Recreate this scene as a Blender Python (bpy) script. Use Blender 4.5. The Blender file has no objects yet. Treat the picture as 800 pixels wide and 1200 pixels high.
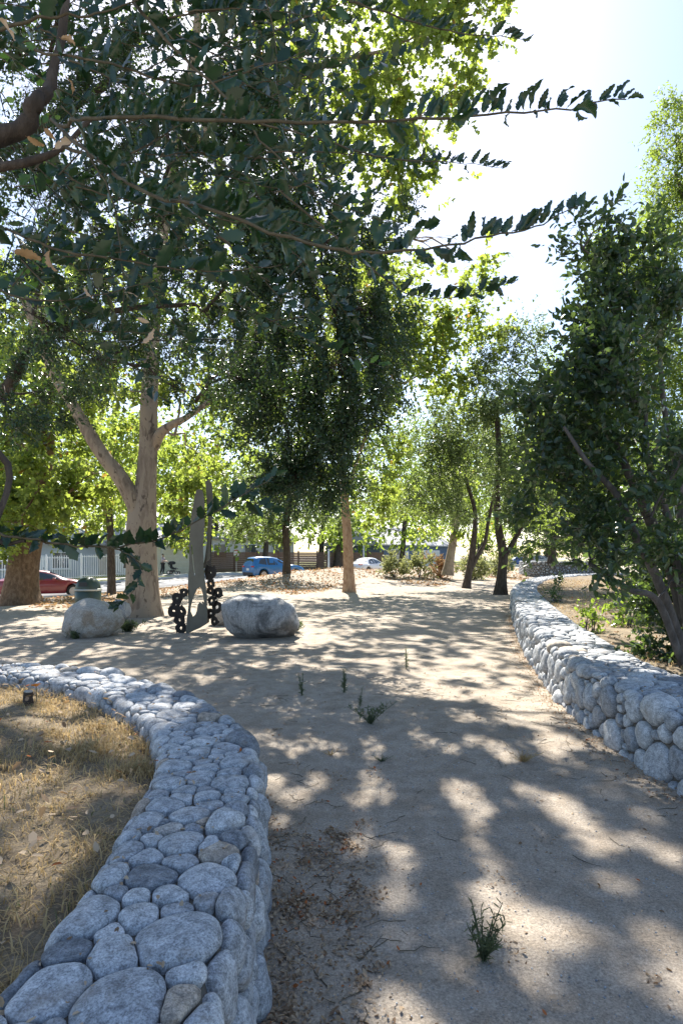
import bpy, math, random
import numpy as np
from mathutils import Vector
R = math.radians
random.seed(7); rng = np.random.default_rng(7)
scene = bpy.context.scene
C = scene.collection

# ------------------------------------------------------------------ camera, sky, sun, exposure
H_CAM, F_PX, HOR = 1.6, 700.0, 652.0
cam = bpy.data.objects.new('camera', bpy.data.cameras.new('camera')); C.objects.link(cam)
cam.location = (0, 0, H_CAM); cam.rotation_euler = (R(90), 0, 0)
cam.data.sensor_fit = 'VERTICAL'; cam.data.sensor_height = 36.0; cam.data.sensor_width = 24.0
cam.data.lens = 36.0 * F_PX / 1200.0
cam.data.shift_y = (HOR - 600.0) / 1200.0
cam.data.clip_start = 0.05; cam.data.clip_end = 2000
scene.camera = cam
SUN_AZ, SUN_EL = R(-5), R(47)
world = bpy.data.worlds.new('World'); scene.world = world; world.use_nodes = True
wn = world.node_tree
sky = wn.nodes.new('ShaderNodeTexSky'); sky.sky_type = 'NISHITA'; sky.sun_disc = False
sky.sun_elevation = SUN_EL; sky.sun_rotation = SUN_AZ
sky.altitude = 100; sky.air_density = 1.0; sky.dust_density = 0.85; sky.ozone_density = 1.2
wn.links.new(sky.outputs[0], wn.nodes['Background'].inputs[0])
wn.nodes['Background'].inputs[1].default_value = 0.09
sun = bpy.data.objects.new('sun', bpy.data.lights.new('sun', 'SUN')); C.objects.link(sun)
sun.data.energy = 5.0; sun.data.angle = R(0.53); sun.data.color = (1.0, 0.94, 0.85)
sd = Vector((math.sin(SUN_AZ) * math.cos(SUN_EL), math.cos(SUN_AZ) * math.cos(SUN_EL), math.sin(SUN_EL)))
sun.rotation_euler = sd.to_track_quat('Z', 'Y').to_euler()
sun.location = (0, 0, 30)
scene.view_settings.view_transform = 'Standard'; scene.view_settings.look = 'None'
scene.view_settings.exposure = 1.52; scene.view_settings.gamma = 1.0
scene.render.engine = 'CYCLES'
cy = scene.cycles
cy.max_bounces = 6; cy.diffuse_bounces = 3; cy.glossy_bounces = 2; cy.transmission_bounces = 4
cy.transparent_max_bounces = 4; cy.caustics_reflective = False; cy.caustics_refractive = False
cy.use_denoising = True; cy.sample_clamp_indirect = 8.0

def P(x, y, Y):
    """point seen at photograph pixel (x, y) at distance Y"""
    return np.array([(x - 400.0) / F_PX * Y, Y, H_CAM - (y - HOR) / F_PX * Y])

# ------------------------------------------------------------------ materials
MATS = {}
def new_mat(name):
    m = bpy.data.materials.new(name); m.use_nodes = True
    nt = m.node_tree; nt.nodes.clear()
    out = nt.nodes.new('ShaderNodeOutputMaterial')
    MATS[name] = m
    return m, nt, out
def N(nt, t, **kw):
    n = nt.nodes.new(t)
    for k, v in kw.items():
        if k.startswith('i_'):
            key = k[2:]
            key = int(key) if key.isdigit() else key
            n.inputs[key].default_value = v
        else: setattr(n, k, v)
    return n
def ramp(nt, fac, stops, interp='LINEAR'):
    n = nt.nodes.new('ShaderNodeValToRGB'); cr = n.color_ramp; cr.interpolation = interp
    while len(cr.elements) > 1: cr.elements.remove(cr.elements[-1])
    cr.elements[0].position = stops[0][0]; cr.elements[0].color = (*stops[0][1], 1)
    for p, c in stops[1:]:
        e = cr.elements.new(p); e.color = (*c, 1)
    nt.links.new(fac, n.inputs[0]); return n.outputs[0]
def mixc(nt, fac, a, b, mode='MIX'):
    n = nt.nodes.new('ShaderNodeMix'); n.data_type = 'RGBA'; n.blend_type = mode
    for sock, v in ((n.inputs[0], fac), (n.inputs[6], a), (n.inputs[7], b)):
        if hasattr(v, 'is_linked'): nt.links.new(v, sock)
        elif isinstance(v, (int, float)): sock.default_value = v
        else: sock.default_value = (*v, 1)
    return n.outputs[2]
def noise(nt, vec, scale, detail=4, rough=0.6, dist=0.0):
    n = N(nt, 'ShaderNodeTexNoise', i_Scale=scale, i_Detail=detail, i_Roughness=rough, i_Distortion=dist)
    nt.links.new(vec, n.inputs['Vector']); return n.outputs[0]
def coords(nt, mode='Object', scale=None):
    if mode == 'Position': v = N(nt, 'ShaderNodeNewGeometry').outputs['Position']
    else: v = N(nt, 'ShaderNodeTexCoord').outputs[mode]
    if scale:
        mp = N(nt, 'ShaderNodeMapping'); mp.inputs['Scale'].default_value = scale
        nt.links.new(v, mp.inputs[0]); v = mp.outputs[0]
    return v
def attr(nt, name='rnd'):
    return N(nt, 'ShaderNodeAttribute', attribute_name=name).outputs['Fac']
def bump(nt, h, strength=0.3, dist=0.02):
    b = N(nt, 'ShaderNodeBump', i_Strength=strength, i_Distance=dist); nt.links.new(h, b.inputs['Height']); return b.outputs[0]
def finish(nt, out, col, rough=0.8, normal=None, metallic=0.0, spec=0.5):
    p = nt.nodes.new('ShaderNodeBsdfPrincipled')
    if hasattr(col, 'is_linked'): nt.links.new(col, p.inputs['Base Color'])
    else: p.inputs['Base Color'].default_value = (*col, 1)
    if hasattr(rough, 'is_linked'): nt.links.new(rough, p.inputs['Roughness'])
    else: p.inputs['Roughness'].default_value = rough
    p.inputs['Metallic'].default_value = metallic
    p.inputs['Specular IOR Level'].default_value = spec
    if normal is not None: nt.links.new(normal, p.inputs['Normal'])
    nt.links.new(p.outputs[0], out.inputs[0]); return p

def plain(name, col, rough=0.6, metallic=0.0, var=0.15, scale=6.0, spec=0.5, bmp=0.0):
    m, nt, out = new_mat(name)
    v = coords(nt)
    n = noise(nt, v, scale, 5)
    c = ramp(nt, n, [(0.25, tuple(x * (1 - var) for x in col)), (0.75, tuple(min(1, x * (1 + var)) for x in col))])
    finish(nt, out, c, rough, bump(nt, noise(nt, v, scale * 6, 3), bmp, 0.01) if bmp else None, metallic, spec)
    return m
def leaf_mat(name, dark, light, trans, tfac=0.45, rough=0.4, spec=0.5, odd=None, oddp=0.95):
    m, nt, out = new_mat(name)
    a = attr(nt)
    stops = [(0.0, dark), (0.85, light)]
    tst = [(0.0, tuple(t * 0.7 for t in trans)), (0.85, trans)]
    if odd: stops += [(oddp, light), (oddp + 0.005, odd)]; tst += [(oddp, trans), (oddp + 0.005, tuple(o * 0.9 for o in odd))]
    c = ramp(nt, a, stops); t = ramp(nt, a, tst)
    p = nt.nodes.new('ShaderNodeBsdfPrincipled'); nt.links.new(c, p.inputs['Base Color'])
    p.inputs['Roughness'].default_value = rough; p.inputs['Specular IOR Level'].default_value = spec
    tr = nt.nodes.new('ShaderNodeBsdfTranslucent'); nt.links.new(t, tr.inputs[0])
    mx = N(nt, 'ShaderNodeMixShader', i_0=tfac)
    nt.links.new(p.outputs[0], mx.inputs[1]); nt.links.new(tr.outputs[0], mx.inputs[2])
    nt.links.new(mx.outputs[0], out.inputs[0]); return m
def bark(name, cols, scale=(1, 1, 0.25), nscale=9.0, bstr=0.6, patch=None):
    m, nt, out = new_mat(name)
    v = coords(nt, 'Object', scale)
    n = noise(nt, v, nscale, 6, 0.65, 0.3)
    c = ramp(nt, n, [(0.25, cols[0]), (0.5, cols[1]), (0.72, cols[2])])
    h = n
    if patch:
        n2 = noise(nt, coords(nt, 'Object', (1, 1, 0.5)), 3.2, 4, 0.6, 0.8)
        f = ramp(nt, n2, [(0.47, (0, 0, 0)), (0.5, (1, 1, 1))])
        c = mixc(nt, f, c, patch)
        n3 = noise(nt, coords(nt, 'Object', (1, 1, 0.4)), 7.5, 4, 0.6, 0.5)
        f3 = ramp(nt, n3, [(0.60, (0, 0, 0)), (0.63, (1, 1, 1))])
        c = mixc(nt, f3, c, cols[0])
    finish(nt, out, c, 0.9, bump(nt, h, bstr, 0.03), spec=0.2); return m

# ground
def dirt_mat(name, a, b, cdark, litter=True):
    m, nt, out = new_mat(name)
    v = coords(nt, 'Position')
    big = noise(nt, v, 0.55, 5, 0.6); mid = noise(nt, v, 5.0, 6, 0.65); fine = noise(nt, v, 85.0, 5, 0.85)
    c = ramp(nt, big, [(0.3, a), (0.7, b)])
    c = mixc(nt, ramp(nt, mid, [(0.42, (0, 0, 0)), (0.62, (0.65, 0.65, 0.65))]), c, cdark)
    c = mixc(nt, 0.8, c, ramp(nt, fine, [(0.33, (0.18, 0.18, 0.18)), (0.67, (0.82, 0.82, 0.82))]), 'OVERLAY')
    vo = N(nt, 'ShaderNodeTexVoronoi', i_Scale=70.0); nt.links.new(v, vo.inputs['Vector'])
    peb = ramp(nt, vo.outputs['Distance'], [(0.12, (1, 1, 1)), (0.2, (0, 0, 0))])
    pn = mixc(nt, ramp(nt, noise(nt, v, 30, 2), [(0.55, (0, 0, 0)), (0.6, (1, 1, 1))]), (0, 0, 0), peb)
    c = mixc(nt, pn, c, (0.5, 0.46, 0.4))
    hsum = N(nt, 'ShaderNodeMath', operation='MULTIPLY_ADD', i_1=0.35); nt.links.new(fine, hsum.inputs[0]); m2 = noise(nt, v, 13.0, 5, 0.7, .4); ad = N(nt, 'ShaderNodeMath', operation='MULTIPLY_ADD', i_1=1.0); nt.links.new(m2, ad.inputs[0]); nt.links.new(mid, ad.inputs[2]); nt.links.new(ad.outputs[0], hsum.inputs[2])
    finish(nt, out, c, 0.95, bump(nt, hsum.outputs[0], 0.55, 0.03), spec=0.15); return m
dirt_mat('dirt', (0.335, 0.288, 0.232), (0.42, 0.365, 0.30), (0.25, 0.205, 0.155))
dirt_mat('soil', (0.20, 0.16, 0.11), (0.27, 0.22, 0.15), (0.13, 0.10, 0.07))
plain('asphalt', (0.22, 0.22, 0.22), 0.9, var=0.1, scale=3)
plain('concrete', (0.52, 0.50, 0.46), 0.85, var=0.08, scale=4)
plain('verge', (0.30, 0.30, 0.13), 0.95, var=0.35, scale=2)
def granite():
    m, nt, out = new_mat('granite')
    v = coords(nt, 'Position'); a = attr(nt)
    base = ramp(nt, a, [(0.0, (0.14, 0.155, 0.175)), (0.09, (0.18, 0.195, 0.215)), (0.12, (0.26, 0.275, 0.295)), (0.55, (0.37, 0.39, 0.41)), (0.88, (0.48, 0.49, 0.495)), (0.91, (0.38, 0.335, 0.28)), (1.0, (0.34, 0.285, 0.23))])
    sp = noise(nt, v, 150, 4, 0.8); md = noise(nt, v, 26, 5, 0.65, 0.6); st = noise(nt, coords(nt, 'Position', (1, 1.6, 3.5)), 11, 6, 0.7, 1.6)
    c = mixc(nt, 0.55, base, ramp(nt, sp, [(0.36, (0.05, 0.05, 0.05)), (0.6, (0.9, 0.9, 0.9))]), 'OVERLAY')
    c = mixc(nt, 0.7, c, ramp(nt, md, [(0.35, (0.2, 0.2, 0.2)), (0.65, (0.75, 0.75, 0.75))]), 'OVERLAY')
    c = mixc(nt, ramp(nt, st, [(0.54, (0, 0, 0)), (0.68, (0.35, 0.35, 0.35))]), c, (0.55, 0.56, 0.56)); c = mixc(nt, ramp(nt, st, [(0.34, (0.45, 0.45, 0.45)), (0.46, (0, 0, 0))]), c, (0.13, 0.14, 0.155))
    dirty = noise(nt, v, 7, 4, 0.6)
    c = mixc(nt, ramp(nt, dirty, [(0.56, (0, 0, 0)), (0.7, (0.5, 0.5, 0.5))]), c, (0.27, 0.22, 0.17))
    s = N(nt, 'ShaderNodeMath', operation='MULTIPLY_ADD', i_1=0.4); nt.links.new(sp, s.inputs[0]); nt.links.new(md, s.inputs[2])
    finish(nt, out, c, 0.75, bump(nt, s.outputs[0], 0.5, 0.012), spec=0.35)
granite()
def boulder_mat(name, a, b, dark, streak):
    m, nt, out = new_mat(name)
    v = coords(nt, 'Object'); vs = coords(nt, 'Object', streak)
    n1 = noise(nt, vs, 3.2, 9, 0.72, 2.6); n2 = noise(nt, v, 60, 4, 0.7); n3 = noise(nt, v, 2.2, 5, 0.6, 0.5)
    c = ramp(nt, n1, [(0.3, b), (0.48, a), (0.6, tuple(min(0.6, x * 1.25) for x in a)), (0.75, b)])
    c = mixc(nt, ramp(nt, n3, [(0.52, (0, 0, 0)), (0.62, (0.8, 0.8, 0.8))]), c, dark)
    c = mixc(nt, 0.5, c, ramp(nt, n2, [(0.35, (0.15, 0.15, 0.15)), (0.65, (0.8, 0.8, 0.8))]), 'OVERLAY')
    finish(nt, out, c, 0.8, bump(nt, n1, 0.5, 0.05), spec=0.3)
boulder_mat('boulder_grey', (0.33, 0.335, 0.34), (0.16, 0.165, 0.175), (0.075, 0.08, 0.085), (3.0, 1, 0.9))
boulder_mat('boulder_tan', (0.40, 0.38, 0.35), (0.29, 0.265, 0.235), (0.27, 0.21, 0.15), (1, 1, 1.6))
plain('mortar', (0.12, 0.105, 0.085), 0.95, var=0.35, scale=20, bmp=0.6)
bark('sycamore_bark', [(0.13, 0.10, 0.075), (0.25, 0.195, 0.145), (0.36, 0.29, 0.22)], (1, 1, 0.22), 8.0, 0.9, patch=(0.31, 0.25, 0.185))
bark('rough_bark', [(0.06, 0.04, 0.026), (0.155, 0.10, 0.062), (0.25, 0.18, 0.12)], (1, 1, 0.6), 10.0, 0.9)
bark('orange_bark', [(0.20, 0.12, 0.07), (0.36, 0.235, 0.15), (0.48, 0.35, 0.24)], (1, 1, 0.5), 9.0, 0.7)
bark('oak_bark', [(0.03, 0.025, 0.021), (0.072, 0.058, 0.047), (0.135, 0.115, 0.097)], (1, 1, 0.3), 14.0, 0.8)
bark('grey_bark', [(0.045, 0.04, 0.038), (0.095, 0.088, 0.084), (0.165, 0.152, 0.148)], (1, 1, 0.3), 14.0, 0.5)
bark('twig_bark', [(0.06, 0.05, 0.035), (0.105, 0.09, 0.06), (0.16, 0.135, 0.09)], (1, 1, 0.5), 30.0, 0.3)
leaf_mat('oak_leaf', (0.017, 0.040, 0.023), (0.034, 0.072, 0.036), (0.10, 0.18, 0.022), 0.28, 0.34, 0.6)
leaf_mat('oak_near_leaf', (0.009, 0.028, 0.018), (0.023, 0.054, 0.030), (0.06, 0.13, 0.022), 0.30, 0.28, 0.6)
leaf_mat('dry_near_leaf', (0.40, 0.22, 0.09), (0.62, 0.50, 0.38), (0.55, 0.33, 0.12), 0.4, 0.6, 0.3)
leaf_mat('sycamore_leaf', (0.07, 0.11, 0.035), (0.125, 0.17, 0.06), (0.44, 0.55, 0.08), 0.54, 0.5, 0.35, odd=(0.42, 0.26, 0.05), oddp=0.93)
leaf_mat('ash_leaf', (0.06, 0.11, 0.03), (0.11, 0.17, 0.05), (0.36, 0.48, 0.07), 0.5, 0.5, 0.35)
leaf_mat('olive_leaf', (0.05, 0.085, 0.035), (0.105, 0.15, 0.07), (0.24, 0.32, 0.08), 0.42, 0.45, 0.4)
leaf_mat('toyon_leaf', (0.020, 0.043, 0.033), (0.048, 0.084, 0.056), (0.22, 0.34, 0.06), 0.34, 0.28, 0.6)
leaf_mat('shrub_leaf', (0.05, 0.10, 0.025), (0.10, 0.17, 0.04), (0.40, 0.55, 0.06), 0.5, 0.45, 0.4)
leaf_mat('sage_leaf', (0.11, 0.13, 0.06), (0.20, 0.22, 0.11), (0.38, 0.40, 0.14), 0.45, 0.6, 0.3)
leaf_mat('weed_leaf', (0.065, 0.09, 0.05), (0.13, 0.16, 0.09), (0.20, 0.26, 0.10), 0.4, 0.6, 0.3)
leaf_mat('dry_leaf', (0.22, 0.145, 0.09), (0.56, 0.44, 0.31), (0.40, 0.24, 0.10), 0.25, 0.8, 0.2, odd=(0.45, 0.15, 0.05), oddp=0.95)
leaf_mat('mound_leaf', (0.20, 0.11, 0.055), (0.42, 0.27, 0.15), (0.50, 0.33, 0.15), 0.25, 0.8, 0.2, odd=(0.52, 0.22, 0.09), oddp=0.9)
leaf_mat('straw', (0.34, 0.235, 0.11), (0.66, 0.50, 0.26), (0.60, 0.44, 0.20), 0.35, 0.75, 0.25, odd=(0.15, 0.18, 0.07), oddp=0.965)
leaf_mat('flower', (0.75, 0.20, 0.02), (0.85, 0.30, 0.03), (0.85, 0.3, 0.03), 0.4, 0.6, 0.3)
plain('rusty_steel', (0.155, 0.145, 0.115), 0.6, 0.25, 0.25, 2.5, bmp=0.1)
plain('black_steel', (0.022, 0.018, 0.016), 0.55, 0.4, 0.3, 8.0)
plain('green_bin', (0.030, 0.055, 0.042), 0.35, 0.0, 0.2, 3.0)
plain('bin_band', (0.40, 0.41, 0.38), 0.45, 0.5, 0.1)
def carpaint(name, col):
    m, nt, out = new_mat(name)
    n = noise(nt, coords(nt), 2.0, 3)
    p = finish(nt, out, ramp(nt, n, [(0.3, tuple(c * 0.9 for c in col)), (0.7, col)]), 0.35)
    p.inputs['Coat Weight'].default_value = 0.8; p.inputs['Coat Roughness'].default_value = 0.06
carpaint('paint_blue', (0.015, 0.16, 0.42)); carpaint('paint_red', (0.20, 0.012, 0.022)); carpaint('paint_white', (0.72, 0.73, 0.74))
carpaint('paint_black', (0.02, 0.02, 0.022)); carpaint('paint_navy', (0.05, 0.11, 0.30)); carpaint('paint_beige', (0.40, 0.36, 0.29))
plain('car_glass', (0.035, 0.045, 0.05), 0.06, 0.0, 0.1, 1.0, spec=0.9)
plain('tyre', (0.018, 0.018, 0.018), 0.85); plain('rim', (0.35, 0.35, 0.36), 0.35, 0.8)
plain('tail_lamp', (0.45, 0.02, 0.02), 0.25); plain('head_lamp', (0.75, 0.75, 0.73), 0.2); plain('plate', (0.72, 0.72, 0.70), 0.5)
plain('trim', (0.03, 0.03, 0.032), 0.6)
plain('white_paint', (0.76, 0.77, 0.78), 0.6, var=0.06); plain('grey_blue_wall', (0.42, 0.46, 0.52), 0.8, var=0.08)
plain('brown_board', (0.125, 0.075, 0.055), 0.75, var=0.3, scale=5); plain('brown_post', (0.09, 0.055, 0.042), 0.75)
plain('blue_wall', (0.10, 0.14, 0.22), 0.8, var=0.1); plain('roof', (0.36, 0.36, 0.37), 0.9, var=0.15, scale=8); plain('grey_stone_wall', (0.34, 0.34, 0.34), 0.9, var=0.2, scale=8)
plain('cream_wall', (0.70, 0.68, 0.63), 0.85, var=0.06)
plain('window_glass', (0.06, 0.075, 0.09), 0.08, var=0.1, spec=0.8)
plain('pole_grey', (0.62, 0.62, 0.60), 0.6)
plain('skin', (0.42, 0.27, 0.20), 0.6); plain('shirt', (0.42, 0.36, 0.42), 0.85, var=0.35, scale=18); plain('dark_cloth', (0.03, 0.03, 0.035), 0.9); plain('hair', (0.05, 0.035, 0.025), 0.6)
plain('stump_wood', (0.06, 0.045, 0.035), 0.9, var=0.4, scale=30, bmp=0.6); plain('stump_cut', (0.42, 0.40, 0.36), 0.9, var=0.2, scale=40)
plain('sign_red', (0.5, 0.06, 0.05), 0.6)

# ------------------------------------------------------------------ mesh helpers
def setp(o, label=None, cat=None, group=None, kind=None):
    if label: o['label'] = label
    if cat: o['category'] = cat
    if group: o['group'] = group
    if kind: o['kind'] = kind
    return o
def empty(name, loc, label, cat, group=None, rz=0.0):
    o = bpy.data.objects.new(name, None); C.objects.link(o)
    o.location = tuple(float(v) for v in loc); o.rotation_euler = (0, 0, rz); o.empty_display_size = 0.2
    return setp(o, label, cat, group)
def link(name, me, mat=None, parent=None, world_coords=True):
    o = bpy.data.objects.new(name, me); C.objects.link(o)
    if mat and not me.materials: me.materials.append(MATS[mat])
    if parent is not None:
        o.parent = parent
        if world_coords:
            inv = world_inv(parent)
            o.matrix_parent_inverse = inv
    return o
from mathutils import Matrix, Euler
def world_mat(o):
    m = Matrix.Translation(o.location) @ o.rotation_euler.to_matrix().to_4x4()
    if o.parent: m = world_mat(o.parent) @ o.matrix_parent_inverse @ m
    return m
def world_inv(o): return world_mat(o).inverted()
def npmesh(name, V, F, smooth=False, rnd=None):
    """mesh from (n,3) vertices and (m,k) faces; rnd is one float per face"""
    V = np.asarray(V, np.float32); F = np.asarray(F, np.int32)
    me = bpy.data.meshes.new(name)
    m, k = F.shape
    me.vertices.add(len(V)); me.vertices.foreach_set('co', V.ravel())
    me.loops.add(m * k); me.loops.foreach_set('vertex_index', F.ravel())
    me.polygons.add(m)
    me.polygons.foreach_set('loop_start', np.arange(0, m * k, k, dtype=np.int32))
    if smooth: me.polygons.foreach_set('use_smooth', np.ones(m, bool))
    if rnd is not None:
        a = me.attributes.new('rnd', 'FLOAT', 'FACE'); a.data.foreach_set('value', np.broadcast_to(np.asarray(rnd, np.float32), (m,)).copy())
    me.update(calc_edges=True); return me
class MB:
    """collects polygons of any size, builds one mesh"""
    def __init__(s): s.v = []; s.f = []
    def add(s, V, F):
        b = len(s.v); s.v += [tuple(float(c) for c in p) for p in V]; s.f += [tuple(int(i) + b for i in f) for f in F]; return s
    def box(s, c, d, rz=0.0, M=None):
        ca, sa = math.cos(rz), math.sin(rz); vs = []
        for z in (-1, 1):
            for y in (-1, 1):
                for x in (-1, 1):
                    px, py, pz = x * d[0] / 2, y * d[1] / 2, z * d[2] / 2
                    vs.append((c[0] + px * ca - py * sa, c[1] + px * sa + py * ca, c[2] + pz))
        return s.add(vs, [(0, 2, 3, 1), (4, 5, 7, 6), (0, 1, 5, 4), (2, 6, 7, 3), (0, 4, 6, 2), (1, 3, 7, 5)])
    def tube(s, pts, rad, sides=8, cap=True):
        V, F = tube(np.array(pts, float), np.broadcast_to(np.array(rad, float), (len(pts),)), sides)
        s.add(V, F); b = len(s.v) - len(V)
        if cap:
            s.f.append(tuple(b + i for i in range(sides))[::-1]); s.f.append(tuple(b + len(V) - sides + i for i in range(sides)))
        return s
    def prism(s, poly, y0, y1):
        """poly in (x,z) extruded along y"""
        n = len(poly); V = [(x, y0, z) for x, z in poly] + [(x, y1, z) for x, z in poly]
        F = [tuple(range(n)), tuple(range(2 * n - 1, n - 1, -1))] + [(i, i + n, (i + 1) % n + n, (i + 1) % n) for i in range(n)]
        return s.add(V, F)
    def mesh(s, name, smooth=False):
        me = bpy.data.meshes.new(name); me.from_pydata(s.v, [], s.f)
        if smooth: me.polygons.foreach_set('use_smooth', [True] * len(s.f))
        me.update(); return me
    def obj(s, name, mat, parent=None, smooth=False, wc=False, bevel=0.0):
        o = link(name, s.mesh(name, smooth), mat, parent, wc)
        if bevel:
            b = o.modifiers.new('bevel', 'BEVEL'); b.width = bevel; b.segments = 2; b.limit_method = 'ANGLE'
        return o
def tube(p, r, sides=8, wob=0.0, seed=0):
    p = np.asarray(p, float); r = np.asarray(r, float); n = len(p)
    t = np.gradient(p, axis=0); t /= np.linalg.norm(t, axis=1)[:, None] + 1e-9
    up = np.array([0.0, 0, 1]) if abs(t[0][2]) < 0.9 else np.array([1.0, 0, 0])
    a = np.cross(t[0], up); a /= np.linalg.norm(a)
    A = np.zeros((n, 3)); A[0] = a
    for i in range(1, n):
        a = A[i - 1] - t[i] * np.dot(A[i - 1], t[i]); A[i] = a / (np.linalg.norm(a) + 1e-9)
    B = np.cross(t, A)
    th = np.arange(sides) / sides * 2 * np.pi
    rr = np.repeat(r[:, None], sides, 1)
    if wob:
        g = np.random.default_rng(seed); L = np.arange(n)[:, None]
        for k in (2, 3, 5, 7):
            rr = rr * (1 + wob / k ** 0.5 * np.sin(k * th[None] + g.uniform(0, 6) + L * g.uniform(-0.35, 0.35)) * g.uniform(0.4, 1))
    V = p[:, None] + rr[..., None] * (np.cos(th)[None, :, None] * A[:, None] + np.sin(th)[None, :, None] * B[:, None])
    i = np.arange(n - 1)[:, None] * sides; j = np.arange(sides)[None]; j2 = (j + 1) % sides
    F = np.stack([i + j, i + j2, i + sides + j2, i + sides + j], -1).reshape(-1, 4)
    return V.reshape(-1, 3), F
def smooth_path(pts, n):
    """Catmull-Rom through pts (rows may hold more columns than xyz)"""
    p = np.asarray(pts, float); q = np.vstack([2 * p[0] - p[1], p, 2 * p[-1] - p[-2]])
    out = []; m = len(p) - 1
    for t in np.linspace(0, m, n):
        i = min(int(t), m - 1); f = t - i
        a, b, c, d = q[i], q[i + 1], q[i + 2], q[i + 3]
        out.append(0.5 * (2 * b + (c - a) * f + (2 * a - 5 * b + 4 * c - d) * f * f + (3 * b - a - 3 * c + d) * f ** 3))
    return np.array(out)
class Cat:
    """concatenates vertex and face arrays"""
    def __init__(s): s.V = []; s.F = []; s.R = []; s.n = 0
    def add(s, V, F, r=0.5):
        s.V.append(V); s.F.append(F + s.n); s.R.append(np.broadcast_to(r, (len(F),))); s.n += len(V)
    def mesh(s, name, smooth=False): return npmesh(name, np.vstack(s.V), np.vstack(s.F), smooth, np.concatenate(s.R))

# ------------------------------------------------------------------ terrain
def ss(a, b, x): t = np.clip((x - a) / (b - a), 0, 1); return t * t * (3 - 2 * t)
Q = 2 ** 0.5
def SN(s, n, z=0.0): return np.array([-5 + (s - n) / Q, 43 + (s + n) / Q, z])      # street frame -> world
def zs(s): return np.where(s < 0, np.maximum(0.0375 * s, -1.3), np.minimum(0.004 * s, 0.4))
def terr(x, y, fine=True):
    x = np.asarray(x, float); y = np.asarray(y, float)
    n = (-(x + 5) + (y - 43)) / Q; s = ((x + 5) + (y - 43)) / Q
    z = ss(-14, -3, n) * zs(s)
    z = z + 0.66 * np.exp(-((n + 6.5) / 3.4) ** 2) * ss(-13, -4, s) * (1 - 0.5 * ss(14, 30, s)) * (1 + 0.35 * np.sin(s * 0.8 + 1) * np.sin(n * 0.9 + s * 0.35))
    z = z + 0.22 * np.exp(-((n + 5.5) / 2.5) ** 2) * (1 - ss(-13, -4, s))
    w = 1 - ss(-6, -1.5, n)
    z = z + w * (0.022 * np.sin(x * 1.1 + 0.4 * y) * np.sin(y * 0.7 + 1.3) + 0.010 * np.sin(x * 3.1 + y * 1.3 + 2) * np.sin(y * 2.6 - x))
    if fine:
        z = z + w * np.exp(-np.maximum(y, 0) / 12) * 0.008 * (np.sin(x * 11 + 3 * np.sin(y * 4)) * np.sin(y * 13 + 2 * np.sin(x * 5)) + 0.6 * np.sin(x * 23 + y * 17) * np.sin(y * 29 - x * 9))
    return np.where(n > -1.45, zs(s) - 0.03, z)
def grid_mesh(name, xs, ys, zf):
    X, Y = np.meshgrid(xs, ys); V = np.stack([X, Y, zf(X, Y)], -1).reshape(-1, 3)
    nx, ny = len(xs), len(ys); i = np.arange(ny - 1)[:, None] * nx + np.arange(nx - 1)[None]
    F = np.stack([i, i + 1, i + nx + 1, i + nx], -1).reshape(-1, 4)
    return npmesh(name, V, F, True)
def spaced(lo, hi, d0, g):
    a = [0.0]; d = d0
    while a[-1] < hi: a.append(a[-1] + d); d *= g
    b = [0.0]; d = d0
    while b[-1] > lo: b.append(b[-1] - d); d *= g
    return np.array(b[:0:-1] + a)
g = link('ground', grid_mesh('ground', spaced(-600, 600, 0.055, 1.05), 1.5 + spaced(-60, 900, 0.055, 1.05), terr), 'dirt')
setp(g, 'pale sandy dirt ground of the park', None, None, 'structure')
def strip(name, n0, n1, z_off, mat, s0=-70, s1=150, label=None):
    S = np.linspace(s0, s1, 60); V = []; 
    for s in S:
        for n in (n0, n1): V.append(SN(s, n, zs(s) + z_off))
    k = len(S); i = np.arange(k - 1)[:, None] * 2
    F = np.hstack([i + 1, i, i + 2, i + 3])
    V = np.array(V); 
    low = V.copy(); low[:, 2] -= 0.3
    nV = len(V)
    Fs = [F, np.hstack([i, i + nV, i + 2 + nV, i + 2]), np.hstack([i + 3, i + 3 + nV, i + 1 + nV, i + 1])]
    return setp(link(name, npmesh(name, np.vstack([V, low]), np.vstack(Fs)), mat), label, None, None, 'structure')
strip('road', -1.2, 8.6, 0.0, 'asphalt', label='sunlit grey street running past the park')
strip('kerb', -1.4, -1.2, 0.12, 'concrete', label='concrete kerb on the park side of the street')
strip('kerb', 8.6, 8.8, 0.13, 'concrete', label='concrete kerb on the house side of the street')
strip('verge', 8.8, 10.6, 0.125, 'verge', label='strip of dry grass between far kerb and sidewalk')
strip('sidewalk', 10.6, 12.6, 0.13, 'concrete', label='pale concrete sidewalk in front of the fences')
strip('yard', 12.6, 60, 0.10, 'verge', label='yards behind the fences')
strip('driveway', 8.55, 12.9, 0.15, 'concrete', -2.5, 3.2, 'pale concrete driveway crossing the verge')

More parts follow.
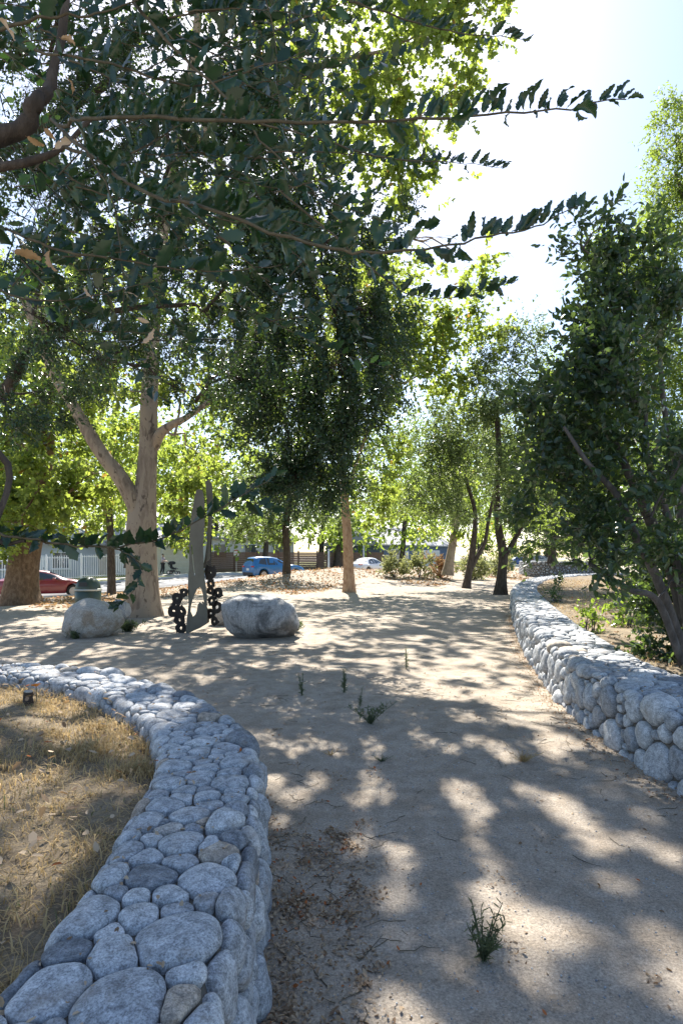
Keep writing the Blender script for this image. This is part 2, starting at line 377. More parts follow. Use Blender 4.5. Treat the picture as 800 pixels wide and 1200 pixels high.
# ------------------------------------------------------------------ dry stone walls
def resample(pts, step):
    p = smooth_path(pts, 40 * len(pts)); d = np.r_[0, np.cumsum(np.linalg.norm(np.diff(p, axis=0), axis=1))]
    n = max(int(d[-1] / step), 4); u = np.linspace(0, d[-1], n)
    return np.stack([np.interp(u, d, p[:, k]) for k in range(p.shape[1])], 1), u
class WallMap:
    def __init__(s, pts, side, w, h, inner, r=0.07, z0=0.0, taper=0.0):
        s.c, s.u = resample(pts, 0.04); s.L = s.u[-1]
        t = np.gradient(s.c, axis=0); t /= np.linalg.norm(t, axis=1)[:, None]
        s.n = np.stack([-t[:, 1], t[:, 0]], 1) * side                       # towards the bed
        prof = [(-0.03, -0.06 + z0), (0, h - r + z0)]
        for a in np.linspace(0, 90, 6)[1:]: prof.append((r - r * math.cos(R(a)), h - r + r * math.sin(R(a)) + z0))
        for a in np.linspace(90, 0, 6): prof.append((w - r + r * math.cos(R(a)), h - r + r * math.sin(R(a)) + z0))
        prof.append((w + 0.0, h - inner + z0))
        p = np.array(prof); s.vp = np.r_[0, np.cumsum(np.linalg.norm(np.diff(p, axis=0), axis=1))]; s.p = p; s.Vmax = s.vp[-1]
        d = np.gradient(p, axis=0); d /= np.linalg.norm(d, axis=1)[:, None]
        s.pn = np.stack([-d[:, 1], d[:, 0]], 1)
        s.v_top = s.vp[6]
    def at(s, u, v, hgt):
        u = np.asarray(u, float); v = np.asarray(v, float)
        cx = np.interp(u, s.u, s.c[:, 0]); cy_ = np.interp(u, s.u, s.c[:, 1])
        nx = np.interp(u, s.u, s.n[:, 0]); ny = np.interp(u, s.u, s.n[:, 1]); l = np.hypot(nx, ny); nx /= l; ny /= l
        o = np.interp(v, s.vp, s.p[:, 0]); z = np.interp(v, s.vp, s.p[:, 1])
        po = np.interp(v, s.vp, s.pn[:, 0]); pz = np.interp(v, s.vp, s.pn[:, 1]); l = np.hypot(po, pz); po /= l; pz /= l
        o = o + po * hgt; z = z + pz * hgt
        return np.stack([cx + nx * o, cy_ + ny * o, z], -1)
    def inv(s, x, y):
        d = (s.c[:, 0] - x) ** 2 + (s.c[:, 1] - y) ** 2; i = int(np.argmin(d))
        off = (x - s.c[i, 0]) * s.n[i, 0] + (y - s.c[i, 1]) * s.n[i, 1]
        return s.u[i], s.v_top + (off - 0.035)
def clip(poly, a, b, c):
    """keep a*x + b*y <= c"""
    out = []
    for i in range(len(poly)):
        p, q = poly[i], poly[(i + 1) % len(poly)]
        dp, dq = a * p[0] + b * p[1] - c, a * q[0] + b * q[1] - c
        if dp <= 0: out.append(p)
        if dp * dq < 0:
            t = dp / (dp - dq); out.append((p[0] + t * (q[0] - p[0]), p[1] + t * (q[1] - p[1])))
    return out
def wall(name, label, wm, fixed, rfun, gap=0.004, seedv=1, limit=300, hi=None, group=None):
    g = random.Random(seedv)
    S = [(u, v, r, f) for u, v, r, f in fixed]
    cell = 0.3; buck = {}
    def put(k): buck.setdefault((int(S[k][0] / cell), int(S[k][1] / cell)), []).append(k)
    for k in range(len(S)): put(k)
    tries = int(wm.L * wm.Vmax * 1100)
    for t in range(tries):
        u, v = g.uniform(0, wm.L), g.uniform(0.0, wm.Vmax)
        r = rfun(u, v, g) * (1.0 if t < tries * 0.55 else 0.62 if t < tries * 0.85 else 0.36)
        if S and fixed and fixed_zone(u, v, wm) and t < tries * 0.8: continue
        ok = True; bi, bj = int(u / cell), int(v / cell)
        for a in range(bi - 2, bi + 3):
            for b in range(bj - 2, bj + 3):
                for k in buck.get((a, b), ()):
                    if (S[k][0] - u) ** 2 + (S[k][1] - v) ** 2 < (0.80 * (S[k][2] + r)) ** 2: ok = False; break
                if not ok: break
            if not ok: break
        if ok: S.append((u, v, r, None)); put(len(S) - 1)
    root = empty(name, (*wm.c[len(wm.c) // 2], 0), label, 'stone wall', group); root['kind'] = 'thing'
    stones = []
    for k, (u, v, r, f) in enumerate(S):
        poly = [(u - 0.45, v - 0.45), (u + 0.45, v - 0.45), (u + 0.45, v + 0.45), (u - 0.45, v + 0.45)]
        poly = clip(poly, 0, 1, wm.Vmax); poly = clip(poly, 0, -1, 0.0)
        bi, bj = int(u / cell), int(v / cell)
        for a in range(bi - 3, bi + 4):
            for b in range(bj - 3, bj + 4):
                for j in buck.get((a, b), ()):
                    if j == k: continue
                    du, dv = S[j][0] - u, S[j][1] - v; d2 = du * du + dv * dv
                    if d2 > 0.9: continue
                    c = (S[j][0] ** 2 + S[j][1] ** 2 - S[j][2] ** 2 - u * u - v * v + r * r) / 2
                    poly = clip(poly, du, dv, c)
                    if len(poly) < 3: break
        if len(poly) < 3: continue
        pp = np.array(poly)
        x, y = pp[:, 0], pp[:, 1]; x2, y2 = np.roll(x, -1), np.roll(y, -1); cr = x * y2 - x2 * y; A = cr.sum() / 2
        if A < 0.0006: continue
        cen = np.array([((x + x2) * cr).sum(), ((y + y2) * cr).sum()]) / (6 * A)
        wp = wm.at(cen[0], cen[1], 0.0)
        dist = float(np.linalg.norm(wp - np.array([0, 0, 1.6])))
        stones.append((dist / max(A, 1e-4) ** 0.5, dist, cen, pp, A, f, wp))
    stones.sort(key=lambda q: q[0])
    core = []
    us = np.linspace(0, wm.L, max(int(wm.L / 0.06), 8)); vs = np.r_[wm.vp]
    U, W = np.meshgrid(us, vs); V = wm.at(U, W, -0.022).reshape(-1, 3); nu = len(us)
    i = np.arange(len(vs) - 1)[:, None] * nu + np.arange(nu - 1)[None]
    F = np.stack([i, i + 1, i + nu + 1, i + nu], -1).reshape(-1, 4)
    link('mortar', npmesh('mortar', V, F, True), 'mortar', root)
    rest = Cat()
    for idx, (key, dist, cen, pp, A, f, wp) in enumerate(stones):
        px = A ** 0.5 / dist * 700
        nt, rings = (36, (0, .2, .4, .58, .72, .83, .91, .965, 1, 1)) if px > 45 else (20, (0, .35, .62, .82, .94, 1, 1)) if px > 14 else (10, (0, .6, .92, 1)) if px > 6 else (7, (0, .7, 1))
        th = np.arange(nt) / nt * 2 * np.pi; cs, sn = np.cos(th), np.sin(th)
        rr = np.full(nt, 9.0); q = np.roll(pp, -1, 0)
        for a, b in zip(pp, q):
            ex, ey = b - a; nx, ny = ey, -ex; c = nx * (a[0] - cen[0]) + ny * (a[1] - cen[1]); den = nx * cs + ny * sn
            with np.errstate(divide='ignore', invalid='ignore'): t = c / den
            rr = np.where((den * np.sign(c) > 1e-9) & (t > 0), np.minimum(rr, t), rr)
        for _ in range(int(nt / 18) + 1): rr = np.minimum(rr, (np.roll(rr, 1) + 2 * rr + np.roll(rr, -1)) / 4) * 0.5 + 0.5 * (np.roll(rr, 1) + 2 * rr + np.roll(rr, -1)) / 4
        rr = np.maximum(rr - gap * g.uniform(0.6, 1.5), 0.008)
        rm = A ** 0.5 / 1.9
        Hs = min(0.044, rm * g.uniform(0.22, 0.40)); pw = g.uniform(2.6, 5.0)
        tx, ty = g.uniform(-0.13, 0.13), g.uniform(-0.10, 0.10); base = g.uniform(-0.012, 0.012)
        ph = [g.uniform(0, 6.28) for _ in range(6)]
        top_k = 0.62 if cen[1] > wm.v_top + .06 else 1.2
        Hs *= top_k; tx *= top_k; ty *= top_k; base *= top_k
        V = []
        for j, rho in enumerate(rings):
            last = j == len(rings) - 1
            uu, vv = rr * rho * cs, rr * rho * sn
            hh = Hs * (1 - rho ** pw) ** 0.6 + base * (1 - rho) + (tx * uu + ty * vv) * (1 - 0.6 * rho ** 3)
            k1 = 2.2 / rm
            hh = hh + Hs * 0.16 * (np.sin(uu * k1 + ph[0]) * np.sin(vv * k1 + ph[1]) + 0.6 * np.sin(uu * k1 * 2.3 + vv * k1 + ph[2]) * np.sin(vv * k1 * 2.1 + ph[3]))
            hh = hh - 0.004
            if last: hh = hh * 0 - 0.045
            uu2 = np.clip(cen[0] + uu, 0, wm.L); V.append(wm.at(uu2, cen[1] + vv, hh)[:1] if rho == 0 else wm.at(uu2, cen[1] + vv, hh))
        V = np.vstack(V); nr = len(rings) - 1
        jj = np.arange(nt); j2 = (jj + 1) % nt
        F = [np.stack([0 * jj, 1 + jj, 1 + j2, 0 * jj], -1)]                      # centre fan, as degenerate quads fixed below
        quads = [np.stack([1 + (m * nt) + jj, 1 + ((m + 1) * nt) + jj, 1 + ((m + 1) * nt) + j2, 1 + (m * nt) + j2], -1) for m in range(nr - 1)]
        tri = np.vstack([np.stack([0 * jj, 1 + jj, 1 + j2], -1)] + [np.vstack([x[:, [0, 1, 2]], x[:, [0, 2, 3]]]) for x in quads])
        rv = f if f is not None else (g.uniform(.88, 1) if g.random() < .03 else .06 + .82 * g.random())
        if idx < limit:
            me = npmesh('stone', V - wp, tri, True, rv); o = link('stone', me, 'granite', root, True); o.location = tuple(float(q) for q in wp)
        else: rest.add(V, tri, rv)
    if rest.n:
        o = link('stones', rest.mesh('stones', True), 'granite', root); setp(o, 'smaller far stones of the wall', None, None, 'stuff')
    return root
HW = 0.52
LEFT = [(-0.42, -0.6), (-0.34, 0.6), (-0.325, 1.38), (-0.315, 1.9), (-0.34, 2.3), (-0.42, 3.05), (-0.57, 3.63), (-0.88, 4.25), (-1.41, 4.94), (-2.19, 5.62), (-2.95, 6.0), (-3.7, 6.2), (-5.0, 6.35), (-7, 6.3)]
RIGHT = [(2.9, 0.3), (2.5, 2.0), (2.33, 3.2), (2.29, 4.05), (2.27, 4.65), (2.32, 5.8), (2.59, 7.57), (3.42, 11.4), (5.5, 19.3), (7.3, 24.5), (10, 30.5), (14.5, 36.5), (19, 39)]
wl = WallMap(LEFT, 1, 0.53, HW, 0.20); wr = WallMap(RIGHT, -1, 0.78, HW, 0.16)
near = [(155,1165,.105,.35),(75,1150,.095,.55),(152,1107,.066,.62),(92,1108,.055,.05),(105,1060,.115,.5),(20,1138,.075,.04),(8,1187,.04,.6),(85,1190,.04,.3),(45,1192,.035,.5),(222,1090,.105,.45),(255,1022,.085,.58),(217,1035,.052,.66),(177,1059,.056,.7),(192,1017,.068,.09),(135,1016,.06,.6),(185,993,.042,.5),(221,979,.072,.55),(270,987,.045,.94),(160,987,.055,.45),(273,955,.062,.7),(181,956,.06,.5),(232,948,.07,.6),(205,935,.06,.42),(249,926,.045,.6),(227,920,.035,.5),(207,912,.06,.6),(280,910,.08,.45),(287,928,.045,.4),(243,902,.05,.65),(210,892,.085,.6),(282,887,.065,.5),(242,875,.06,.7),(247,888,.04,.4),(275,870,.06,.6),(252,851,.09,.5),(220,861,.05,.6),(190,854,.06,.55),(200,870,.06,.66)]
fixed = []
for x, y, r, f in near:
    Y = (H_CAM - HW - 0.02) * F_PX / (y - HOR); X = (x - 400) / F_PX * Y
    u, v = wl.inv(X, Y); fixed.append((u, min(max(v, wl.v_top - 0.05), wl.Vmax - 0.04), r * 1.12, f))
U0, U1 = min(q[0] for q in fixed), max(q[0] for q in fixed)
def fixed_zone(u, v, wm): return U0 - 0.05 < u < U1 and wm.v_top - 0.03 < v < wm.v_top + 0.48
def rl(u, v, g): return g.choice([0.07, 0.085, 0.10, 0.12, 0.14]) if v > wl.v_top - 0.02 else g.choice([0.06, 0.08, 0.10, 0.12, 0.13])
def rrf(u, v, g): return g.choice([0.075, 0.10, 0.12, 0.14, 0.155, 0.17]) if u < 13 else g.choice([0.09, 0.12, 0.15])
wall('stone_wall', 'low curved wall of blue grey river stones around the dry grass bed', wl, fixed, rl, seedv=3)
wall('stone_wall', 'long low river stone wall curving along the dirt path under the dark leafy tree', wr, [], rrf, gap=0.009, seedv=5)
w3 = WallMap([(19.5, 44), (16.5, 43.8), (14.6, 44.6), (14.0, 46.5), (15, 50), (17, 53)][::-1], 1, 0.7, 1.2, 0.2)
wall('stone_wall', 'far short curved stone wall behind the end of the long wall', w3, [], lambda u, v, g: g.choice([0.09, 0.12, 0.15]), gap=0.015, seedv=9)

# raised beds behind the walls
def bed(name, wm, offs, z, far, label):
    V = []; n = len(wm.c); k = 14
    idx = np.linspace(0, n - 1, 160).astype(int)
    for i in idx:
        a = wm.c[i] + wm.n[i] * offs; b = np.array(far(a))
        for t in np.linspace(0, 1, k) ** 1.6:
            p = a + (b - a) * t
            V.append((p[0], p[1], z + 0.03 * math.sin(p[0] * 2.3 + 1) * math.sin(p[1] * 1.9) + 0.015 * math.sin(p[0] * 6 + p[1] * 5)))
    i = np.arange(len(idx) - 1)[:, None] * k + np.arange(k - 1)[None]
    F = np.stack([i, i + 1, i + k + 1, i + k], -1).reshape(-1, 4)
    return setp(link(name, npmesh(name, V, F, True), 'soil'), label, None, None, 'structure')
ZL, ZR = 0.40, 0.45
bed('planting_bed', wl, 0.49, ZL, lambda a: (-9.0, min(a[1] * 0.9, 5.0)), 'raised bed of dry grass behind the near stone wall')
bed('planting_bed', wr, 0.73, ZR, lambda a: (a[0] + 12, a[1] - 2.0), 'raised shady bed of leaf litter behind the long stone wall')

# ------------------------------------------------------------------ foliage
def unit(a): return a / (np.linalg.norm(a, axis=-1, keepdims=True) + 1e-9)
def T(v, f): return np.array(v, float), np.array(f, int)
LEAF4 = T([(0, 0, 0), (.45, -.24, .07), (1, 0, -.06), (.45, .24, .07)], [(0, 1, 2), (0, 2, 3)])
LEAF6 = T([(0, 0, 0), (.28, -.24, .08), (.68, -.22, .05), (1, 0, -.10), (.68, .22, .05), (.28, .24, .08)], [(0, 1, 2), (0, 2, 3), (0, 3, 4), (0, 4, 5)])
LANCE = T([(0, 0, 0), (.32, -.15, .05), (.68, -.165, .02), (1, 0, -.10), (.68, .165, .02), (.32, .15, .05)], [(0, 1, 2), (0, 2, 3), (0, 3, 4), (0, 4, 5)])
_o = [(0, 0, 0), (.08, -.20, .03), (.02, -.48, -.05), (.33, -.24, .04), (.72, -.46, -.06), (.62, -.16, .03), (1, 0, -.12), (.62, .16, .03), (.72, .46, -.06), (.33, .24, .04), (.02, .48, -.05), (.08, .20, .03)]
LOBED = T(_o + [(.35, 0, .0)], [(i, (i + 1) % 12, 12) for i in range(12)])
SYC = T([(0, 0, 0), (.05, -.45, -.05), (.33, -.22, .04), (.72, -.42, -.06), (1, 0, -.12), (.72, .42, -.06), (.33, .22, .04), (.05, .45, -.05)], [(0, 1, 2), (0, 2, 6), (2, 3, 4), (2, 4, 6), (4, 5, 6), (0, 6, 7)])
_h = [(.14, .15), (.24, .25), (.32, .19), (.46, .28), (.54, .20), (.70, .25), (.78, .15)]
HOLLY = T([(0, 0, 0)] + [(x, -y, .12 if y > .2 else .05) for x, y in _h] + [(1, 0, -.12)] + [(x, y, .12 if y > .2 else .05) for x, y in _h[::-1]] + [(.45, 0, -.02)], [(i, (i + 1) % 16, 16) for i in range(16)])
THIN = T([(x, y * .42, z) for x, y, z in LANCE[0]], LANCE[1])
AREA = {id(LEAF4): .24, id(LEAF6): .33, id(LANCE): .18, id(LOBED): .5, id(SYC): .48}
def leaves(tmpl, pos, d, up, L, rnd, g):
    t, f = tmpl; n = len(pos)
    d = unit(d); side = unit(np.cross(d, up)); nrm = np.cross(side, d)
    ys = g.uniform(0.8, 1.15, (n, 1)); zs_ = g.uniform(-0.3, 1.8, (n, 1))
    V = pos[:, None] + L[:, None, None] * (t[None, :, 0:1] * d[:, None] + (t[None, :, 1:2] * ys[:, None]) * side[:, None] + (t[None, :, 2:3] * zs_[:, None]) * nrm[:, None])
    F = f[None] + (np.arange(n) * len(t))[:, None, None]
    return V.reshape(-1, 3), F.reshape(-1, 3), np.repeat(rnd, len(f))
def sinnoise(p, wl, g):
    out = np.zeros(len(p))
    for k in range(5):
        q = g.normal(size=3); q *= 2 * np.pi / (wl * g.uniform(0.7, 1.6)) / np.linalg.norm(q)
        out += np.sin(p @ q + g.uniform(0, 6.28))
    return out / 5 ** 0.5
_gs = np.random.default_rng(91)
_W = [(unit(_gs.normal(size=2)) * 2 * np.pi / _gs.uniform(.24, .58), _gs.uniform(0, 6.28)) for _ in range(7)]
SUNNY = [(380,905,26,12),(470,900,22,9),(330,960,18,14),(440,930,24,10),(560,965,20,9),(365,985,18,10),(420,1045,18,12),(520,985,18,9),(345,930,30,16),(400,942,36,20),(432,985,26,14),(512,1026,24,18),(470,1038,26,14),(460,1094,20,16),(395,1075,22,14),(620,1006,42,13),(700,1036,55,22),(668,938,30,12),(560,914,18,9),(740,985,24,10),(742,1172,36,15),(600,1192,25,12),(595,938,16,8),(500,950,20,10),(540,1000,14,9),(640,1090,12,9),(330,1010,14,16),(780,1090,25,16),(690,885,22,9),(650,860,20,9)]
def openness(x, y):
    """True where the canopy has a gap that lets the sun reach the ground point (x, y)"""
    f = sum(np.sin(x * w[0] + y * w[1] * .5 + p + .6 * np.sin(x * 2.1 + y * 1.3 + p)) for w, p in _W) / 3.5 ** .5
    t = np.interp(y, [0, 3.6, 4.6, 6.5, 9, 13, 20, 60], [.9, .45, .15, .0, .15, .45, .5, .4]); t = np.where((x < -.9 - .0 * y) & (y > 5.8) & (y < 14), .8, t)
    t = np.where((x < -.75) & (y < 5.6), -1.0, t)
    on_wall = (x < -.2) & (x > -.95) & (y < 3.9); t = np.where(on_wall, 2.1, t)
    t = np.where((x > 2.25) & (y < 9), np.maximum(t, 1.5), t); t = np.where((x > 2.6) & (y >= 9) & (y < 16), np.maximum(t, .5), t)
    o = np.clip((f - t + .35) / .7, 0, 1)
    for px, py, rx, ry in SUNNY:
        Y = H_CAM * F_PX / (py - HOR); X = (px - 400) / F_PX * Y
        e = ((x - X) / (rx * Y / F_PX)) ** 2 + ((y - Y) / (ry * Y * Y / (H_CAM * F_PX))) ** 2
        o = np.maximum(o, (e < .8 + .5 * np.sin(x * 17 + y * 5) * np.sin(y * 13 - x * 4)) & (f > -.7))
    return o
def crown(blobs, tmpl, L, lai=2.5, per=7, seedv=0, gap=-0.35, droop=0.2, wood=0.2, shell=0.5, updir=0.0, wl=None, spread=0.7, leak=0.03, low=None):
    """leaf and twig arrays for blobs = (centre xyz, radii xyz, density)"""
    g = np.random.default_rng(seedv); leafc = Cat(); twigc = Cat()
    for c, rad, dens in blobs:
        area = np.pi * rad[0] * rad[2]
        nt = max(int(lai * dens * area / (AREA[id(tmpl)] * L * L) / per), 6)
        ns = max(5, int(nt / 22)); us = unit(g.normal(size=(ns, 3))); rs = g.random(ns) ** shell
        rs = rs * (1 + 0.22 * sinnoise(us * 1.0, 0.9, g)); pick = g.integers(0, ns, nt * 3)
        q_ = us[pick] * rs[pick][:, None] + g.normal(size=(nt * 3, 3)) * np.where(g.random(nt * 3) < .75, .13, .3)[:, None]
        p = c + q_ * rad; u = unit(q_)
        keep = sinnoise(p, wl or max(0.55 * min(rad), 4 * L), g) > gap
        p = p[keep][:nt]; u = u[keep][:nt]; n = len(p)
        if n == 0: continue
        d = unit(u * 0.55 + g.normal(size=(n, 3)) * 0.6 + np.array([0, 0, updir - droop * 0.5]))
        tl = L * per * 0.42 * g.uniform(0.7, 1.3, n)
        tt = (np.arange(per) + 0.6) / per
        pos = p[:, None] + d[:, None] * (tl[:, None] * tt[None])[..., None]
        pos[..., 2] -= droop * (tl[:, None] * tt[None] ** 2) * 0.5
        pos = pos.reshape(-1, 3); m = len(pos)
        ld = unit(np.repeat(d, per, 0) * 0.7 + g.normal(size=(m, 3)) * spread + np.array([0, 0, updir * 0.6 - droop]))
        up = unit(g.normal(size=(m, 3)) * 0.7 + np.array([0, 0, 0.8]))
        rn = np.clip(np.repeat(g.random(n), per) * 0.35 + g.random(m) * 0.65, 0, 1)
        hz = pos[:, 2] / sd[2]; o_ = (g.random(m) >= openness(pos[:, 0] - sd[0] * hz, pos[:, 1] - sd[1] * hz)) | (g.random(m) < (np.where(pos[:, 2] < low, .5, leak) if low else leak))
        pos, ld, up, rn = pos[o_], ld[o_], up[o_], rn[o_]; m = len(pos)
        if m == 0: continue
        V, F, r = leaves(tmpl, pos, ld, up, L * g.uniform(0.65, 1.2, m), rn, g); leafc.add(V, F, r)
        if wood:
            kk_ = g.random(n) < wood; p, d, tl = p[kk_], d[kk_], tl[kk_]; n = len(p)
            a = p - d * (tl * 0.5)[:, None]; b = p + d * tl[:, None]; b[:, 2] -= droop * tl * 0.5
            s1 = unit(np.cross(d, np.array([0.3, 0.5, 0.8]))); s2 = np.cross(d, s1); w = L * 0.028
            ring = [a + s1 * w, a - s1 * w * 0.5 + s2 * w * 0.87, a - s1 * w * 0.5 - s2 * w * 0.87]
            tip = [b + s1 * w * 0.4, b - s1 * w * 0.2 + s2 * w * 0.35, b - s1 * w * 0.2 - s2 * w * 0.35]
            V = np.stack(ring + tip, 1).reshape(-1, 3)
            f = np.array([(0, 1, 4, 3), (1, 2, 5, 4), (2, 0, 3, 5)]); F = (f[None] + (np.arange(n) * 6)[:, None, None]).reshape(-1, 4)
            twigc.add(V, F)
    return leafc, twigc
def B(px, py, Y, rx, ry, dens=1.0, ryd=None):
    k = Y / F_PX
    return (P(px, py, Y), np.array([rx * k, (ryd if ryd else max(rx, ry) * k * 0.9), ry * k]), dens)
def boughs(root_nodes, blobs, g, r0, nsub=7, sides=5):
    """limbs from the trunk nodes into every blob and thinner ones inside it"""
    c = Cat(); nodes = [np.array(q[:3]) for q in root_nodes]
    for cen, rad, _ in sorted(blobs, key=lambda b: np.linalg.norm(b[0] - nodes[0])):
        best = min(nodes, key=lambda q: np.linalg.norm(q - cen) + max(0, (q[2] - cen[2])) * 1.5)
        d = cen - best; L = np.linalg.norm(d)
        n = 9; t = np.linspace(0, 1, n)[:, None]
        path = best + d * t + np.array([0, 0, 1.0]) * (np.sin(t * np.pi) * L * 0.10) + g.normal(size=(n, 3)) * L * 0.035 * np.sin(t * np.pi)
        R0 = r0 * min(1.0, 0.35 + L / 9)
        V, F = tube(path, R0 * (1 - 0.75 * t[:, 0]), sides + 1); c.add(V, F)
        nodes += [path[4], path[6], path[8]]
        for _ in range(nsub):
            a = path[g.integers(3, n)]; u = unit(g.normal(size=3)); e = cen + u * rad * g.uniform(0.5, 0.95)
            dd = e - a; l = np.linalg.norm(dd); tt = np.linspace(0, 1, 6)[:, None]
            pp = a + dd * tt + g.normal(size=(6, 3)) * l * 0.06 * np.sin(tt * np.pi) + np.array([0, 0, 1]) * np.sin(tt * np.pi) * l * 0.08
            V, F = tube(pp, R0 * 0.28 * (1 - 0.8 * tt[:, 0]), sides - 1 if sides > 4 else 4); c.add(V, F)
    return c
def tree(name, label, stems, blobs, tmpl, leafm, barkm, L, r0=0.06, cat='tree', group=None, seedv=1, wob=0.06, sides=14, twigm=None, nsub=7, **kw):
    """stems = list of paths of (x, y, z, radius)"""
    g = np.random.default_rng(seedv + 100); b0 = stems[0][0]
    root = empty(name, b0[:3], label, cat, group)
    nodes = []; tc = Cat()
    for i, st in enumerate(stems):
        st = np.array(st, float); q = smooth_path(st, max(len(st) * 6, 16)); dz = q[:, 2] - q[0, 2]
        rr = np.maximum(q[:, 3], 0.003)
        if i == 0: rr = rr * (1 + 0.35 * np.exp(-np.maximum(dz, 0) / max(rr[0] * 1.2, 0.05)))
        if i == 0: q[0, 2] -= 0.12
        V, F = tube(q[:, :3], rr, sides, wob, seedv + i)
        nodes += [r for r in q[len(q) // 3:]]
        link('trunk' if i == 0 else 'limb', npmesh('trunk' if i == 0 else 'limb', V, F, True, 0.5), barkm, root)
    bc = boughs(nodes, blobs, g, r0, nsub)
    lc, wc = crown(blobs, tmpl, L, seedv=seedv, **kw)
    setp(link('branches', bc.mesh('branches', True), twigm or barkm, root), None, None, None, 'stuff')
    if wc.n: setp(link('twigs', wc.mesh('twigs', False), twigm or barkm, root), None, None, None, 'stuff')
    setp(link('crown', lc.mesh('crown', False), leafm, root), None, None, None, 'stuff')
    return root
def stem(pts, Y, dY=None):
    """(px, py, width px) at distance Y -> (x, y, z, radius)"""
    out = []
    for i, q in enumerate(pts):
        y = Y if dY is None else Y + dY * i / (len(pts) - 1)
        if len(q) > 3: y = q[3]
        p = P(q[0], q[1], y); out.append((*p, q[2] * y / F_PX / 2))
    return out

# big live oak at the left, trunk outside the frame, canopy over the near wall
oak_blobs = [B(60,60,7.4,110,90,2.3),B(60,230,7.8,100,90,2.0),B(40,370,8,80,60,1.6),B(190,120,8.2,90,80,2.1),B(200,250,8.5,100,75,1.2),B(150,330,8.5,80,45,1.0),B(300,225,9,80,65,.9),B(290,320,9,90,60,1.1),
  B(380,330,9.5,65,65,1.1),B(320,410,9.5,85,55,1.2),B(400,420,9.5,55,60,1.1),B(335,490,10,70,50,1.2),B(400,495,10,40,50),B(345,560,10,50,40,1.1),B(275,440,9,45,35,.8),B(300,110,8.5,50,50,.5),
  B(100,-90,7,170,100),B(320,-90,8,110,70,.6),B(440,370,9.5,45,55,.7),B(250,380,9,60,40,.7),B(10,480,7,40,40,.7),B(450,270,9.5,40,40,.45),B(110,420,9.5,60,40,.5),B(60,470,9,45,30,.5),B(230,470,10.5,30,25,.4),B(430,460,10,40,50,.9),B(370,260,9.5,60,50,.8),B(260,160,9,70,50,.8),B(370,540,10,40,50,.9),B(440,400,10.5,45,55,.8),B(400,570,10.5,30,30,.7),B(290,440,12.5,55,45,.6),B(200,400,12,60,35,.6),B(110,370,11.5,60,40,.6),B(210,330,11,60,40,.6),B(130,440,12,50,28,.45)]
tree('live_oak', 'large dark live oak spreading its small leaved canopy over the near stone wall',
  [[(-8.6, 9.6, 0.0, .36), (-8.3, 9.4, 1.6, .30), (-7.8, 9.2, 3.2, .24), (-6.8, 9.0, 5.2, .17), (-5.4, 8.8, 7.2, .11), (-3.4, 8.8, 8.6, .06)],
   [(-8.1, 9.3, 2.4, .16), (-6.4, 9.0, 3.2, .12), (-5.3, 8.6, 3.7, .095), (-4.75, 8.5, 4.0, .085), (-4.35, 8.5, 4.6, .07), (-3.4, 8.8, 5.2, .045), (-2.2, 9.0, 5.4, .03)],
   [(-7.6, 9.1, 3.6, .12), (-5.6, 8.2, 6.4, .08), (-4.4, 7.6, 8.0, .05)]],
  oak_blobs, LEAF4, 'oak_leaf', 'oak_bark', 0.066, 0.06, seedv=11, low=4.4, leak=.035, lai=6.0, per=9, gap=-0.5, nsub=10)

# pale sycamore with the forked trunk
tree('sycamore', 'tall sycamore with a thick pale forked trunk beside the boulders',
  [stem([(166,724,38),(167,690,35),(167,650,34),(167,610,33),(171,570,25),(174,520,21),(175,470,20),(178,420,18),(181,360,15),(190,280,13),(205,180,14),(225,80,10),(240,-60,7)], 16),
   stem([(168,625,17),(155,585,19),(140,558,18),(122,535,16),(103,505,15),(88,478,13),(66,440,14),(45,390,11),(20,330,8)], 16, -1.0),
   stem([(180,525,12),(188,508,12),(203,497,9),(222,487,7),(262,455,5),(300,400,3)], 16, -1.0),
   stem([(205,190,10),(280,120,8),(360,80,6),(450,60,4)], 16, -1.0)],
  [B(420,70,15,110,80,.7),B(520,45,15,75,60,.75),B(545,110,14.5,45,35,.6),B(470,150,15,60,60,.65),B(390,150,16,90,70,.9),B(290,60,16,100,80,.8),B(470,235,15,55,45,.6),B(425,285,15,50,50,.7),
   B(490,-60,15,130,55),B(330,-70,15,110,60),B(240,190,17,90,70,.6),B(60,390,15.5,70,60,.6),B(570,10,14.5,40,40,.8),B(540,300,14.5,35,25,.4),B(330,260,20,90,60,.5),B(420,330,21,80,60,.5),B(250,330,20,80,60,.6),B(140,430,18,70,50,.8),B(180,360,15.5,50,35,.6),B(300,380,17,70,45,.9),B(345,430,15,50,45,.8),B(130,460,15.5,40,25,.5),B(220,440,18.5,60,50,.7),B(120,330,18,80,60,.7),B(230,530,19,30,35,.5)],
  SYC, 'sycamore_leaf', 'sycamore_bark', 0.148, 0.07, seedv=21, lai=3.8, per=6, gap=-0.4, wob=0.05, sides=22)
